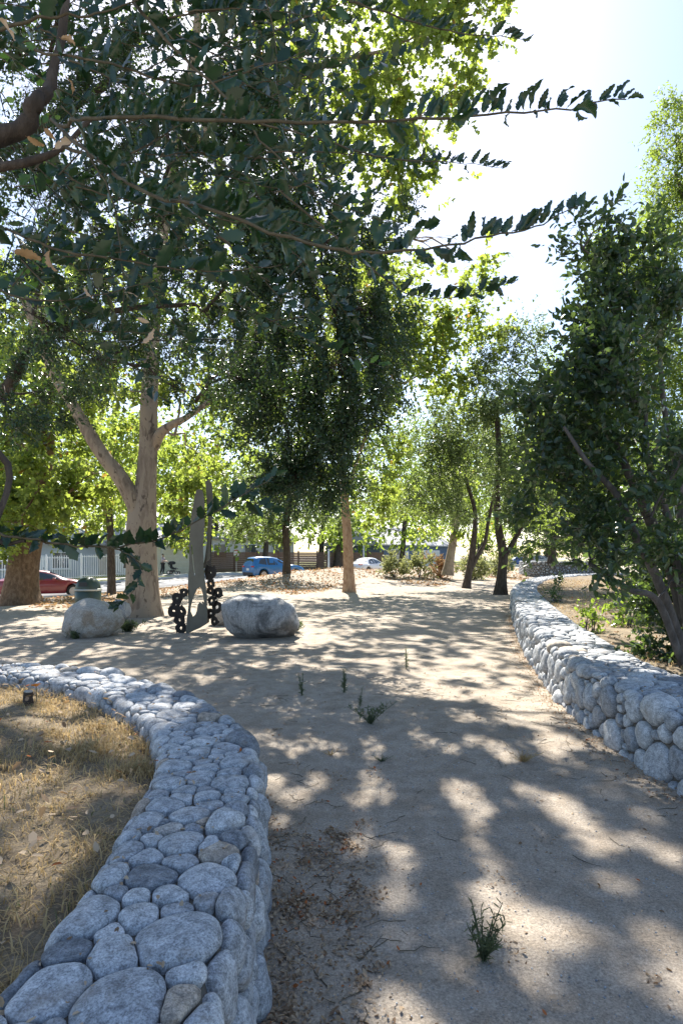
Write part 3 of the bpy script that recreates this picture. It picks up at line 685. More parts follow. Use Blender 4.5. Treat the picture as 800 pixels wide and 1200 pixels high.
# rough barked sycamore at the far left
tree('sycamore', 'thick rough barked sycamore trunk leaning beside the red car',
  [stem([(24,706,36),(25,685,34),(30,645,33),(37,610,32),(44,560,30),(50,500,28),(50,430,22),(40,330,12)], 21)],
  [B(25,615,18,38,26,1.2),B(50,565,18,42,38,1.2),B(15,505,18.5,45,38,1.0),B(40,600,20,40,22,1.2),B(5,575,20,40,30,1.2),B(80,580,20,40,28,1.0),B(20,520,21,55,40,1.3),B(110,555,20,40,35,.8),B(-10,630,20,30,22,.8),B(60,450,20,60,45,.9),B(60,565,20.5,45,30,.8),B(15,595,20.5,30,25,.8),B(10,440,21,60,50,.8),B(90,500,21,45,45,.7),B(-30,560,21,50,50),B(40,350,21,60,50,.6)],
  SYC, 'sycamore_leaf', 'rough_bark', 0.15, 0.09, seedv=22, wood=False, leak=.3, lai=4.4, per=6, gap=0.05, wob=0.08, sides=20)
tree('street_tree', 'slim dark trunked tree with glowing yellow green leaves behind the litter bin',
  [stem([(131,704,10),(131,670,9),(130,630,8),(128,590,7),(126,540,5)], 29)],
  [B(130,565,29,60,40,.9),B(90,605,29,35,25,.8),B(220,570,29,45,45,.8),B(242,605,29,20,22,.6),B(175,510,29,60,40,.7),B(215,635,28.5,20,13,.7),B(110,520,29,50,35,.6),B(60,615,29,25,20,.6)],
  SYC, 'sycamore_leaf', 'oak_bark', 0.19, 0.06, seedv=23, wood=False, leak=.3, lai=4.4, per=6, gap=0.1)
tree('street_tree', 'dark trunked tree with grey green leaves standing behind the blue car on the leafy mound',
  [stem([(336,676,10),(336,650,9),(335,620,9),(338,590,7),(345,550,5)], 35)],
  [B(300,590,35,42,32,.9),B(345,565,35,45,35,.8),B(375,608,35,30,18,.8),B(278,622,35,20,12,.8),B(325,622,35,35,11,.9),B(280,560,35,30,25,.6)],
  LEAF6, 'olive_leaf', 'oak_bark', 0.22, 0.07, seedv=24, wood=False, leak=.3, lai=4.0, per=6)
tree('park_tree', 'young tree with a straight orange brown trunk on the leafy mound',
  [stem([(409,692,13),(408,660,12),(407,630,11),(404,590,10),(401,545,8),(398,490,6)], 27), stem([(404,592,6),(412,560,5),(425,520,4),(450,460,3)], 27), stem([(405,600,5),(399,570,4),(396,540,3)], 27)],
  [B(398,505,27,45,35,.6),B(440,545,27,45,40,.7),B(432,590,27,35,18,.8),B(385,560,27,22,28,.6),B(470,450,26,55,45,.9),B(520,400,26,55,45,.9),B(560,370,26,42,32,.8),B(475,370,26,55,45,.9),B(540,440,26,45,35,.8),B(430,330,26,50,40,.8),B(555,330,26,25,18,.5),B(370,440,28,60,50,.7),B(300,480,29,60,50,.6),B(430,420,30,70,50,.8),B(400,390,24,60,40,.6)],
  SYC, 'sycamore_leaf', 'orange_bark', 0.17, 0.06, seedv=25, wood=False, leak=.35, lai=3.8, per=6, gap=0.1)
tree('park_tree', 'small dark tree with two crooked stems at the edge of the path',
  [stem([(546,688,9),(550,665,8),(554,640,7),(556,600,5),(545,560,4)], 30), stem([(549,672,6),(560,650,5),(568,635,4.5),(572,610,4),(580,570,3)], 30)],
  [B(515,560,30,45,45,.9),B(498,520,30,40,35,.7),B(550,525,30,42,45,.9),B(540,600,30,45,20,.8),B(488,590,30,26,24,.8),B(520,480,30,40,35,.6)],
  LEAF6, 'olive_leaf', 'oak_bark', 0.13, 0.05, seedv=26, wood=False, leak=.35, lai=3.8, per=7)
tree('park_tree', 'dark slender tree with a bent trunk near the start of the far wall',
  [stem([(586,697,14),(588,670,11),(589,650,11),(584,620,9),(582,580,8),(584,530,7),(580,470,5)], 25), stem([(588,655,7),(598,640,6),(612,615,5),(628,580,3)], 25)],
  [B(590,480,25,48,55,.9),B(602,560,24,42,45,.9),B(578,420,25,38,35,.8),B(640,600,22,45,26,.9),B(625,540,22,40,45,.9),B(560,475,25,36,36,.7),B(630,430,25,32,45,.8),B(600,615,24,26,13,.8),B(620,390,25,25,30,.6),B(660,480,23,40,50,.8)],
  LEAF6, 'olive_leaf', 'oak_bark', 0.11, 0.06, seedv=27, wood=False, leak=.35, lai=3.4, per=7)
tree('sycamore', 'young sycamore with a pale leaning trunk behind the hedge',
  [stem([(524,672,11),(528,650,10),(532,625,9),(537,590,7),(540,550,5)], 38)],
  [B(470,600,38,35,30,.8),B(560,615,38,38,20,.8),B(530,560,38,40,35,.6),B(500,625,38,25,10,.6)], SYC, 'sycamore_leaf', 'sycamore_bark', 0.2, 0.05, seedv=28, wood=False, leak=.35, lai=2.6, per=6)
# right: big shrubby toyon over the wall, and the taller tree behind it
tree('toyon_tree', 'large shrubby tree with many grey stems and long dark bluish leaves over the long wall',
  [[(*P(812,735,6.6)[:2], ZR, .075), (*P(790,680,6.6), .07), (*P(768,625,6.5), .06), (*P(748,580,6.4), .05), (*P(720,520,6.3), .038), (*P(690,450,6.2), .025)],
   [(*P(815,735,6.8)[:2], ZR, .06), (*P(800,640,6.8), .055), (*P(795,560,6.8), .045), (*P(778,480,6.8), .03), (*P(770,380,6.8), .02)],
   [(*P(806,730,6.4)[:2], ZR, .055), (*P(770,680,6.2), .05), (*P(745,630,6.0), .042), (*P(722,580,5.9), .034), (*P(690,545,5.8), .025), (*P(660,500,5.8), .015)],
   [(*P(800,735,6.2)[:2], ZR, .04), (*P(770,705,6.0), .035), (*P(735,690,5.8), .028), (*P(690,660,5.8), .018)],
   [(*P(812,735,6.5)[:2], ZR, .05), (*P(785,620,6.3), .042), (*P(760,545,6.2), .03), (*P(755,470,6.2), .02)]],
  [B(765,395,6.2,60,55,.7),B(695,370,6.4,45,55,.8),B(700,305,6.6,28,40,.6),B(790,320,6.5,42,50,.8),B(740,330,6.6,40,45,.8),B(660,455,6.3,50,55),B(740,470,6.0,65,45,.9),B(640,545,6.4,36,45,.9),B(690,560,6.2,50,36,.8),B(660,610,6.4,42,28,.9),
   B(785,540,7.4,50,45,.7),B(668,285,6.4,10,22,.8),B(705,262,6.4,14,24,.8),B(690,635,6.1,36,18,.8),B(785,730,7.0,48,34,1.3),B(800,680,6.4,40,45,1.2),B(770,610,5.4,40,34,.6),B(800,540,5.4,40,45,.9),B(730,600,5.8,40,34,.6),B(700,650,5.8,36,22,.9),B(720,430,6.0,45,45,.8),B(765,700,7.4,34,26,.8),B(745,655,6.8,36,22,.8),B(690,490,6.6,60,60,.8),B(760,600,8,60,50,.6),B(640,640,7,22,14,.8)],
  LEAF6, 'toyon_leaf', 'grey_bark', 0.09, 0.03, seedv=31, leak=1.0, lai=5.6, per=8, droop=0.0, updir=0.12, gap=-0.35, spread=0.7)
tree('live_oak', 'tall sunlit small leaved tree rising behind the shrubby tree on the right',
  [[(8.6, 14, .3, .22), (8.5, 13.8, 2.5, .19), (8.2, 13.5, 5, .14), (7.8, 13.2, 8, .08)]],
  [B(792,160,13,28,45,1.0),B(800,240,13,50,50,1.2),B(745,315,13,55,50,1.2),B(770,420,13,75,60),B(700,440,13,55,60),B(720,540,13,70,50),B(800,520,13,50,80),B(670,520,14,50,60),B(690,610,15,50,30),B(760,620,14,60,40,.8)],
  LEAF4, 'ash_leaf', 'oak_bark', 0.08, 0.08, seedv=32, leak=.7, lai=4.2, per=7, gap=-0.25)
tree('park_tree', 'dark round tree behind the far stone wall', [stem([(646,658,9),(647,640,8),(648,610,7)], 44)],
  [B(650,590,44,45,35),B(680,620,44,40,22),B(620,610,44,35,22,.8),B(610,570,46,40,40,.8),B(700,580,44,50,40)], LEAF6, 'olive_leaf', 'oak_bark', 0.2, 0.08, seedv=33, leak=1.0, lai=3.2, per=7)
# trees in the gardens beyond the street
for k, (px, Y, h, w, lab) in enumerate([(250, 66, 210, 75, 'round pale green garden tree behind the brown board fence'), (375, 84, 95, 32, 'small bright green garden tree behind the white post'), (330, 88, 220, 75, 'tall hazy garden tree above the brown board fence'),
      (455, 110, 200, 75, 'broad garden tree behind the blue house'), (560, 100, 210, 80, 'large garden tree behind the hedge bushes'), (110, 62, 230, 90, 'leafy garden tree behind the white picket fence'), (20, 58, 230, 80, 'garden tree at the end of the white picket fence'), (640, 110, 170, 70, 'distant street tree behind the parked navy car'), (400, 75, 60, 18, 'slim garden tree beside the grey garden wall'), (505, 140, 190, 70, 'far hazy street tree behind the small crooked trees'), (600, 150, 190, 80, 'farthest street tree beyond the end of the path'), (700, 120, 190, 90, 'far street tree behind the far stone wall'), (185, 74, 220, 80, 'garden tree behind the white garage house'), (150, 47, 105, 50, 'low street tree on the verge before the picket fence'), (243, 52, 100, 42, 'low street tree on the verge beside the driveway'), (310, 56, 95, 46, 'low street tree on the verge before the board fence'), (395, 66, 95, 40, 'low street tree on the verge near the grey garden wall'), (470, 70, 110, 50, 'low leafy tree in front of the dark blue house')]):
    tree('garden_tree', lab, [stem([(px, 664, 8), (px + 2, 640, 6), (px + 4, 610, 5)], Y)],
      [B(px, 655 - h * .45, Y, w, h * .22, .9), B(px - w * .5, 655 - h * .3, Y, w * .5, h * .16, .8), B(px + w * .5, 655 - h * .36, Y, w * .5, h * .18, .8), B(px + w * .1, 655 - h * .72, Y, w * .6, h * .22, .7)],
      LEAF6, 'ash_leaf', 'oak_bark', 0.58, 0.12, group='garden trees across the street', seedv=50 + k, leak=1.0, lai=2.1, per=6, wood=False, sides=8, nsub=4)

# ------------------------------------------------------------------ near oak: branches with single toothed leaves
def holly_leaf(k):
    """oval leaf with a spiny, wavy edge, cupped across and curled along"""
    g = random.Random(400 + k); n = 12; rows = []
    curl = g.uniform(-0.9, 1.0); cup = g.uniform(0.3, 1.5); tw = g.uniform(-0.5, 0.5); wd = g.uniform(0.17, 0.27)
    for i in range(n + 1):
        t = i / n; w = wd * (math.sin(math.pi * min(1, t * 0.93 + 0.05)) ** 0.7) * (1.0 - 0.25 * t)
        tooth = 1.0 + (0.20 if i % 2 else -0.10) * (0 if i in (0, n) else 1)
        if i == n: w = 0.012
        x = t - (0.02 if i % 2 else 0); z = curl * (t - 0.5) ** 2 - curl * 0.25
        row = []
        for q in (-1.0, -0.5, 0.0, 0.5, 1.0):
            f = tooth if abs(q) == 1 else 1.0
            y = w * q * f; zz = z + cup * abs(y) ** 1.2 + (0.05 * math.sin(t * 14 + q * 2 + k) * abs(q)) + tw * y * (t - 0.3)
            row.append((x + (0.035 if abs(q) == 1 and i % 2 else 0), y, zz))
        rows.append(row)
    V = np.array([p for r in rows for p in r]); i = np.arange(n)[:, None] * 5 + np.arange(4)[None]
    F = np.stack([i, i + 5, i + 6, i + 1], -1).reshape(-1, 4)
    st, sf = tube([(-0.13, 0, 0.0), (-0.05, 0, 0.01), (0.03, 0, z * 0)], [0.012, 0.011, 0.008], 4)
    return npmesh('leaf', np.vstack([V, st]), np.vstack([F, sf + len(V)]), True, g.random() * 0.95)
LEAFS = [holly_leaf(k) for k in range(14)]
for me in LEAFS: me.materials.append(MATS['oak_near_leaf'])
DRY = [holly_leaf(k + 40) for k in range(4)]
for k, me in enumerate(DRY):
    me.materials.append(MATS['dry_near_leaf']); me.attributes['rnd'].data.foreach_set('value', np.full(len(me.polygons), [0.1, 0.35, 0.9, 1.0][k], np.float32))
oak = empty('oak_tree', (-2.9, 1.1, ZL), 'near oak outside the left edge reaching spiny leaved branches across the top', 'tree')
def part_tube(name, pts, rad, mat, sides=8, wob=0.0):
    V, F = tube(np.array(pts, float), np.array(rad, float), sides, wob, 3); return link(name, npmesh(name, V, F, True, 0.5), mat, oak)
q = smooth_path([(-2.9, 1.1, ZL - .1, .17), (-2.75, 1.2, 1.2, .14), (-2.4, 1.35, 1.9, .12), (-1.8, 1.6, 2.55, .07), (*P(0,158,1.9), .030), (*P(40,120,1.9), .024), (*P(62,88,1.95), .016), (*P(85,-40,2.0), .010)], 50)
part_tube('trunk', q[:, :3] + np.random.default_rng(2).normal(size=(len(q), 3)) * .004, q[:, 3] * (1 + .13 * np.sin(np.arange(len(q)) * 1.7)), 'oak_bark', 14, 0.12)
for st in ([(-2.3, 1.4, 2.1, .04), (*P(-60,205,1.9), .026), (*P(0,196,1.9), .015), (*P(40,188,1.9), .013), (*P(75,172,1.9), .008), (*P(110,135,1.9), .008)],
           [(-2.5, 1.35, 1.7, .03), (*P(-40,520,2.0), .014), (*P(-5,628,2.0), .008), (*P(30,634,2.0), .006)]):
    q = smooth_path(st, 24); part_tube('limb', q[:, :3], q[:, 3], 'oak_bark', 8, 0.06)
leaf_count = [0]; extra = Cat(); gl = np.random.default_rng(77)
def branch(px, r0, leaf_px, start=0.05, step=None, droop=0.0, upright=0.6, single=True, dense=1.0):
    """px = list of (x, y, distance); leaves leaf_px long on the picture, standing along the twig"""
    path = smooth_path([P(*q) for q in px], max(18, 5 * len(px))); n = len(path)
    path = path + gl.normal(size=path.shape) * r0 * 0.5
    rad = r0 * (1 - 0.78 * np.linspace(0, 1, n))
    br = part_tube('branch', path, rad, 'twig_bark', 6)
    d = np.r_[0, np.cumsum(np.linalg.norm(np.diff(path, axis=0), axis=1))]
    Ym = np.mean([q[2] for q in px]); L0 = leaf_px * Ym / F_PX
    st = (step or 0.36) * L0 / dense; pos = d[-1] * start
    k = 0
    while pos < d[-1] + L0 * 0.1:
        c = np.array([np.interp(min(pos, d[-1]), d, path[:, j]) for j in range(3)])
        i = min(int(np.searchsorted(d, min(pos, d[-1] - 1e-6))), n - 2); t = unit(path[i + 1] - path[max(i - 1, 0)])
        side = unit(np.cross(t, [0, 0, 1.0])); upv = np.cross(side, t)
        ang = (gl.uniform(-0.9, 0.9) if gl.random() < upright else gl.uniform(0, 6.28))
        rd = upv * math.cos(ang) + side * math.sin(ang)
        tipness = max(0, (pos - 0.85 * d[-1]) / (0.15 * d[-1]))
        ld = unit(t * (0.55 + 0.8 * tipness + gl.normal() * 0.15) + rd * gl.uniform(0.7, 1.05) + np.array([0, 0, -droop]))
        up = unit(gl.normal(size=3) * 0.7 - t * 0.4 + side * gl.choice([-1, 1]) * 0.8)
        L = L0 * gl.uniform(0.7, 1.2) * (1 - 0.25 * tipness)
        s2 = unit(np.cross(ld, up)); nn = np.cross(s2, ld)
        if single and leaf_count[0] < 285:
            me = LEAFS[gl.integers(len(LEAFS))]
            o = bpy.data.objects.new('leaf', me); C.objects.link(o); o.parent = br
            M = Matrix(((ld[0] * L, -s2[0] * L, nn[0] * L, c[0] + ld[0] * L * .12), (ld[1] * L, -s2[1] * L, nn[1] * L, c[1] + ld[1] * L * .12), (ld[2] * L, -s2[2] * L, nn[2] * L, c[2] + ld[2] * L * .12), (0, 0, 0, 1)))
            o.matrix_parent_inverse = world_inv(br); o.matrix_basis = M
            leaf_count[0] += 1
        else:
            V, F, r = leaves(HOLLY if leaf_px > 15.5 else LEAF6, c[None], ld[None], up[None], np.array([L]), np.array([gl.random() * .9]), gl); extra.add(V, F, r)
        pos += st * gl.uniform(0.55, 1.45); k += 1
    return br
branch([(70,150,1.5),(110,136,1.35),(250,141,1.2),(400,143,1.15),(520,139,1.15),(640,129,1.2),(733,116,1.25)], .0048, 25, .12, step=.28)
branch([(60,140,1.6),(150,214,1.2),(250,247,1.1),(380,290,1.05),(450,297,1.05),(540,284,1.05),(620,268,1.08),(676,242,1.1)], .0045, 30, .2, step=.30)
branch([(330,-60,1.7),(400,-5,1.65),(450,15,1.6),(500,30,1.6),(560,40,1.6),(612,45,1.6)], .0035, 18, .2)
branch([(250,130,1.6),(380,165,1.6),(450,185,1.6),(520,190,1.65),(587,196,1.7)], .0028, 16, .3)
branch([(330,225,1.5),(400,285,1.5),(440,318,1.55),(480,345,1.6),(540,348,1.6),(602,330,1.65)], .0028, 18, .25)
branch([(-30,620,2.0),(10,628,2.0),(60,636,1.95),(130,641,1.9),(200,628,1.9),(250,600,1.9),(325,555,1.95)], .006, 22, .02, droop=.25, upright=.35, step=.30)
branch([(130,640,1.9),(158,655,1.88),(165,670,1.86),(155,695,1.86),(135,712,1.88)], .0025, 19, .1, droop=.5, upright=.3)
branch([(240,605,1.95),(275,588,1.95),(300,590,2.0),(320,600,2.0)], .0025, 19, .1, upright=.4)
branch([(150,-40,1.6),(160,5,1.55),(210,62,1.5),(270,120,1.45),(330,190,1.45),(400,262,1.5)], .0055, 29, .1, step=.6)
branch([(40,60,1.8),(130,75,1.7),(220,100,1.65),(300,80,1.6),(360,60,1.6)], .004, 26, .1, step=.6)
branch([(75,172,1.9),(160,200,1.7),(230,250,1.6),(280,300,1.6)], .006, 30, .2, step=.5)
branch([(-20,255,1.6),(60,290,1.5),(150,305,1.5),(240,318,1.5),(330,312,1.55)], .004, 28, .05, step=.55, droop=.2)
branch([(300,-40,2.0),(320,30,2.0),(325,90,2.0),(330,160,2.0)], .003, 20, .1, step=.6)
branch([(-20,40,1.5),(50,20,1.5),(120,15,1.5),(190,-10,1.5)], .005, 30, .05, step=.5)
branch([(90,160,1.8),(130,230,1.8),(145,330,1.8),(140,400,1.85)], .003, 22, .3, step=1.0, droop=.3)
branch([(-20,330,1.8),(30,350,1.8),(90,350,1.8),(180,330,1.8)], .004, 24, .05, step=.8)
for k in range(130):                                                   # more twigs in the shade of the near crown
    x, y = -60 + 400 * gl.random() ** 1.25, gl.uniform(-70, 340) * (1.0 if k % 3 else 1.15); a = gl.uniform(-0.9, 1.0); l = gl.uniform(90, 200); Y = gl.uniform(2.0, 3.4)
    branch([(x, y, Y), (x + l * .5 * math.cos(a), y + l * .5 * math.sin(a) + gl.uniform(-12, 12), Y), (x + l * math.cos(a), y + l * math.sin(a), Y + gl.uniform(-.2, .2))], .003, gl.uniform(13, 22), .05, single=False, step=.45)
for k in range(60):                                                   # bare dead twigs
    x, y = gl.uniform(-20, 260), gl.uniform(60, 420); a = gl.uniform(-1.3, 1.6); l = gl.uniform(30, 110); Y = gl.uniform(1.8, 3.2)
    p = smooth_path([P(x, y, Y), P(x + l * .5 * math.cos(a) + gl.uniform(-9, 9), y + l * .5 * math.sin(a) + gl.uniform(-9, 9), Y + .05), P(x + l * math.cos(a), y + l * math.sin(a), Y + gl.uniform(-.15, .15))], 8)
    V, F = tube(p, np.linspace(.0032, .001, 8), 4); V = V; extra.add(V, np.vstack([F[:, [0, 1, 2]], F[:, [0, 2, 3]]]), 0.0)
setp(link('foliage', extra.mesh('foliage', False), 'oak_near_leaf', oak), 'smaller dark leaves and twigs', None, None, 'stuff')
for k, (x, y, Y, L, ang, dm) in enumerate([(86,167,1.5,44,-.35,2),(62,160,1.5,26,.8,0),(47,165,1.5,30,.3,0),(66,313,1.4,40,1.2,1),(158,346,1.6,24,.3,3),(107,346,1.6,24,.9,2),(178,388,1.7,34,-.9,2),(172,376,1.7,22,.3,2),(40,298,1.4,46,.15,0),(85,52,1.5,30,.5,1),(12,40,1.4,50,.9,2),(83,105,1.6,32,1.2,0)]):
    o = bpy.data.objects.new('dry_leaf', DRY[dm]); C.objects.link(o); o.parent = oak; o.matrix_parent_inverse = world_inv(oak)
    l = L * Y / F_PX; p = P(x - L * .5 * math.cos(ang), y - L * .5 * math.sin(ang), Y)
    o.location = tuple(p); o.scale = (l * .62, l * .6, l * .62); o.rotation_euler = Euler((R(80) + k * .5, ang, 0.2 * (k % 3)))

# ------------------------------------------------------------------ shrubs, hedge, weeds
def bush(name, label, blobs, leafm, tmpl, L, seedv, base, nst=9, group=None, cat='shrub', **kw):
    root = empty(name, base, label, cat, group); g = np.random.default_rng(seedv); c = Cat()
    for k in range(nst):
        b = blobs[k % len(blobs)]; e = b[0] + unit(g.normal(size=3)) * b[1] * .7; a = np.array(base) + np.array([g.normal() * .05, g.normal() * .05, -.04])
        t = np.linspace(0, 1, 6)[:, None]; p = a + (e - a) * t + np.array([0, 0, 1]) * np.sin(t * 3.14) * .06 * np.linalg.norm(e - a)
        V, F = tube(p, np.linspace(L * .16, L * .04, 6), 5); c.add(V, F)
    setp(link('stems', c.mesh('stems', True), 'grey_bark', root), None, None, None, 'stuff')
    lc, wc = crown(blobs, tmpl, L, seedv=seedv, leak=1.0, **kw)
    setp(link('foliage', lc.mesh('foliage'), leafm, root), None, None, None, 'stuff'); return root
def onT(x, y): return (x, y, float(terr(x, y, False)))
for k, (px, Y, rx, ry, lab, m) in enumerate([(462, 38, 17, 15, 'grey green hedge bush nearest the white car', 'sage_leaf'), (492, 38.5, 17, 14, 'middle hedge bush between two others on the mound', 'sage_leaf'),
        (553, 40, 24, 14, 'golden green rounded bush behind the crooked double stemmed tree', 'sage_leaf'), (515, 39.5, 16, 13, 'brownish bush at the foot of the leaning pale sycamore', 'mound_leaf'), (585, 44, 16, 13, 'pale bush at the far edge of the path', 'sage_leaf')]):
    X = (px - 400) / F_PX * Y; z = float(terr(X, Y, False)); k_ = Y / F_PX; c = np.array([X, Y, z + ry * k_])
    bush('hedge_bush', lab, [(c + np.array([dx * rx * k_, 0, dz * ry * k_]), np.array([rx * .62 * k_, rx * .6 * k_, ry * .75 * k_]), 1.0) for dx, dz in ((-.5, -.15), (.45, -.2), (0, .2), (-.1, -.45))], m, LEAF6, 0.16, 200 + k, (X, Y, z), lai=3.0, per=6, updir=.35, droop=0, gap=-.4)
for k, (px, py, Y, rx, ry, lab, m) in enumerate([(690, 722, 9.0, 14, 20, 'small bright green seedling in the shady bed', 'shrub_leaf'), (738, 705, 9.6, 28, 34, 'glowing yellow green shrub behind the grey stems', 'shrub_leaf'), (768, 700, 10.4, 25, 34, 'second green shrub deeper in the shady bed', 'shrub_leaf'),
        (790, 745, 6.6, 44, 30, 'low dark glossy shrub leaning over the long wall', 'toyon_leaf'), (652, 690, 15, 12, 14, 'dark little shrub near the bend of the long wall', 'toyon_leaf')]):
    c = P(px, py, Y); k_ = Y / F_PX; c[2] = max(ZR + ry * k_ * .8, ZR + .12); b = (c, np.array([rx * k_, rx * k_, ry * k_]), 1.0)
    bush('bed_shrub', lab, [b, (c + np.array([rx * k_ * .5, 0.05, -.05]), b[1] * .7, 1.0)], m, LEAF6, 0.065, 220 + k, (c[0], c[1], ZR - .02), lai=2.2, per=6, updir=.3, droop=0)
for k, (px, Y, rx, ry) in enumerate([(470, 100, 22, 13), (505, 105, 24, 14), (548, 112, 24, 15), (590, 118, 24, 14), (632, 118, 22, 15), (670, 110, 26, 17), (715, 105, 30, 20), (760, 100, 30, 22)]):
    X = (px - 400) / F_PX * Y; k_ = Y / F_PX; z = float(terr(X, Y, False)) + .1; c = np.array([X, Y, z + ry * k_ * .9])
    bush('street_bush', 'far leafy bush in the row beyond the distant parked cars', [(c, np.array([rx * k_, rx * k_ * .5, ry * k_]), 1.0), (c + np.array([rx * k_ * .4, 0, ry * k_ * .4]), np.array([rx * k_ * .6, rx * k_ * .4, ry * k_ * .6]), 1.0)], 'ash_leaf', LEAF6, .5, 260 + k, (X, Y, z), group='bushes along the distant street', lai=2.4, per=6, updir=.2, droop=0)
def weed(px, py, hpx, lab, n=9, lean=.35, m='weed_leaf', seedv=0, Lk=.16):
    g = np.random.default_rng(300 + seedv); Y = H_CAM * F_PX / (py - HOR); X = (px - 400) / F_PX * Y; z = float(terr(X, Y)); hgt = hpx * Y / F_PX
    root = empty('weed_plant', (X, Y, z), lab, 'weed'); st = Cat(); lf = Cat()
    for k in range(n):
        a = g.uniform(0, 6.28); ln = g.uniform(0.1, 1) * lean; h = hgt * g.uniform(.5, 1.0) if k else hgt
        t = np.linspace(0, 1, 7)[:, None]; p = np.array([X, Y, z - .01]) + t * h * np.array([math.cos(a) * ln, math.sin(a) * ln, 1]) + np.array([math.cos(a), math.sin(a), 0]) * t ** 2 * h * ln * .6
        V, F = tube(p, np.linspace(.0025, .001, 7) * max(1, hgt / .12), 4); st.add(V, F)
        m_ = 26; i = g.uniform(0.5, 6, m_); pos = np.stack([np.interp(i, np.arange(7), p[:, j]) for j in range(3)], 1)
        d = unit(g.normal(size=(m_, 3)) + np.array([0, 0, .7])); V, F, r = leaves(THIN, pos, d, unit(g.normal(size=(m_, 3))), hgt * Lk * g.uniform(.6, 1.3, m_), g.random(m_), g); lf.add(V, F, r)
    setp(link('stems', st.mesh('stems', True), m, root), None, None, None, 'stuff'); setp(link('foliage', lf.mesh('foliage'), m, root), None, None, None, 'stuff')
weed(566, 1125, 60, 'bushy green weed in the shaded foreground of the path', 15, .55, seedv=1)
weed(434, 846, 24, 'low leafy weed in a sunny patch of the path', 12, .9, seedv=2, Lk=.24)
weed(403, 812, 30, 'thin upright weed in the middle of the path', 4, .15, seedv=3)
weed(354, 815, 28, 'tall thin weed nearest the striped boulder', 3, .12, seedv=4)
weed(476, 782, 24, 'thin upright weed farthest along the path', 3, .15, seedv=5)
weed(422, 828, 22, 'small sprig beside the low leafy weed', 3, .2, seedv=6)
weed(612, 893, 14, 'dry grass tuft near the long wall', 26, 1.3, 'straw', 7)
weed(388, 882, 8, 'tiny dark tuft in the shade of the path', 14, 1.2, 'straw', 8); weed(447, 889, 9, 'little flat green tuft on bare dirt', 14, 1.2, seedv=9)
for k, (px, py, w) in enumerate([(335, 745, 26), (150, 740, 20), (345, 741, 18), (90, 748, 14)]):
    weed(px, py, 13, ['green grass at the right foot of the striped boulder', 'green grass between the pale boulder and the sycamore', 'taller grass tuft beside the striped boulder', 'sparse grass in front of the pale boulder'][k], 22, 1.4, seedv=20 + k, Lk=.4)

# ------------------------------------------------------------------ litter, grass, pebbles
def scatter_leaves(name, pts, zf, L, mat, seedv, tmpl=LEAF6, lift=.01, label=None, tilt=.5):
    g = np.random.default_rng(seedv); n = len(pts)
    pos = np.column_stack([pts, zf(pts[:, 0], pts[:, 1]) + lift * g.uniform(.2, 1.6, n)])
    d = unit(np.column_stack([g.normal(size=(n, 2)), g.normal(size=n) * tilt])); up = unit(np.column_stack([g.normal(size=(n, 2)) * tilt, np.ones(n)]))
    V, F, r = leaves(tmpl, pos, d, up, L * g.uniform(.5, 1.3, n), g.random(n), g)
    return setp(link(name, npmesh(name, V, F, False, r), mat), label, None, None, 'stuff')
g = np.random.default_rng(5)
def along(wm, u0, u1, off, spread, n):
    u = g.uniform(u0, u1, n); o = off - np.abs(g.normal(size=n)) * spread
    return np.stack([np.interp(u, wm.u, wm.c[:, 0]) + np.interp(u, wm.u, wm.n[:, 0]) * o, np.interp(u, wm.u, wm.c[:, 1]) + np.interp(u, wm.u, wm.n[:, 1]) * o], 1)
def clumps(n, k, x0, x1, y0, y1, sp):
    c = np.column_stack([g.uniform(x0, x1, k), y0 + (y1 - y0) * g.random(k) ** 1.3]); i = g.integers(0, k, n)
    return c[i] + g.normal(size=(n, 2)) * sp * g.uniform(.3, 1.6, k)[i][:, None]
pl = np.vstack([along(wr, 1, 16, -.03, .11, 4200), along(wr, 16, 40, -.03, .2, 1500), along(wl, 0.5, 8, -.03, .09, 3000), clumps(3600, 70, -.27, .16, 1.3, 3.6, .06), clumps(1100, 120, -2, 2.2, 1.8, 10, .05), clumps(1800, 90, -6, 6, 9, 26, .3),
                np.column_stack([g.uniform(-3, 2.3, 900), g.uniform(1.2, 9, 900)])])
scatter_leaves('leaf_litter', pl, terr, .022, 'dry_leaf', 1, lift=.008, label='small dry brown leaves blown against the stone walls and over the dirt')
sb = np.column_stack([g.uniform(-26, 22, 60000), g.uniform(17, 52, 60000)]); nn = (-(sb[:, 0] + 5) + (sb[:, 1] - 43)) / Q
sb = sb[(nn < -1.6) & (nn > -12 + 3 * np.sin(sb[:, 0] * .9))][:16000]
scatter_leaves('fallen_leaves', sb, lambda x, y: terr(x, y, False), .15, 'mound_leaf', 2, LEAF6, .03, 'deep carpet of fallen orange brown leaves on the mound by the street', tilt=.35)
def inside(wm, n, omax, u0, u1):
    u = g.uniform(u0, u1, n); o = .5 + omax * g.random(n)
    return np.stack([np.interp(u, wm.u, wm.c[:, 0]) + np.interp(u, wm.u, wm.n[:, 0]) * o, np.interp(u, wm.u, wm.c[:, 1]) + np.interp(u, wm.u, wm.n[:, 1]) * o], 1)
scatter_leaves('leaf_litter', inside(wr, 9000, 5, 2, 32), lambda x, y: 0 * x + ZR + .015, .045, 'dry_leaf', 3, lift=.02, label='brown leaf litter on the shady bed behind the long wall')
def ontop(wm, n, u0, u1, w):
    u = g.uniform(u0, u1, n); v = wm.v_top + w * g.random(n); return wm.at(u, v, g.uniform(.0, .022, n))
wt_ = np.vstack([ontop(wl, 420, 1.2, 9, .45), ontop(wr, 420, 3, 16, .68)]); n = len(wt_)
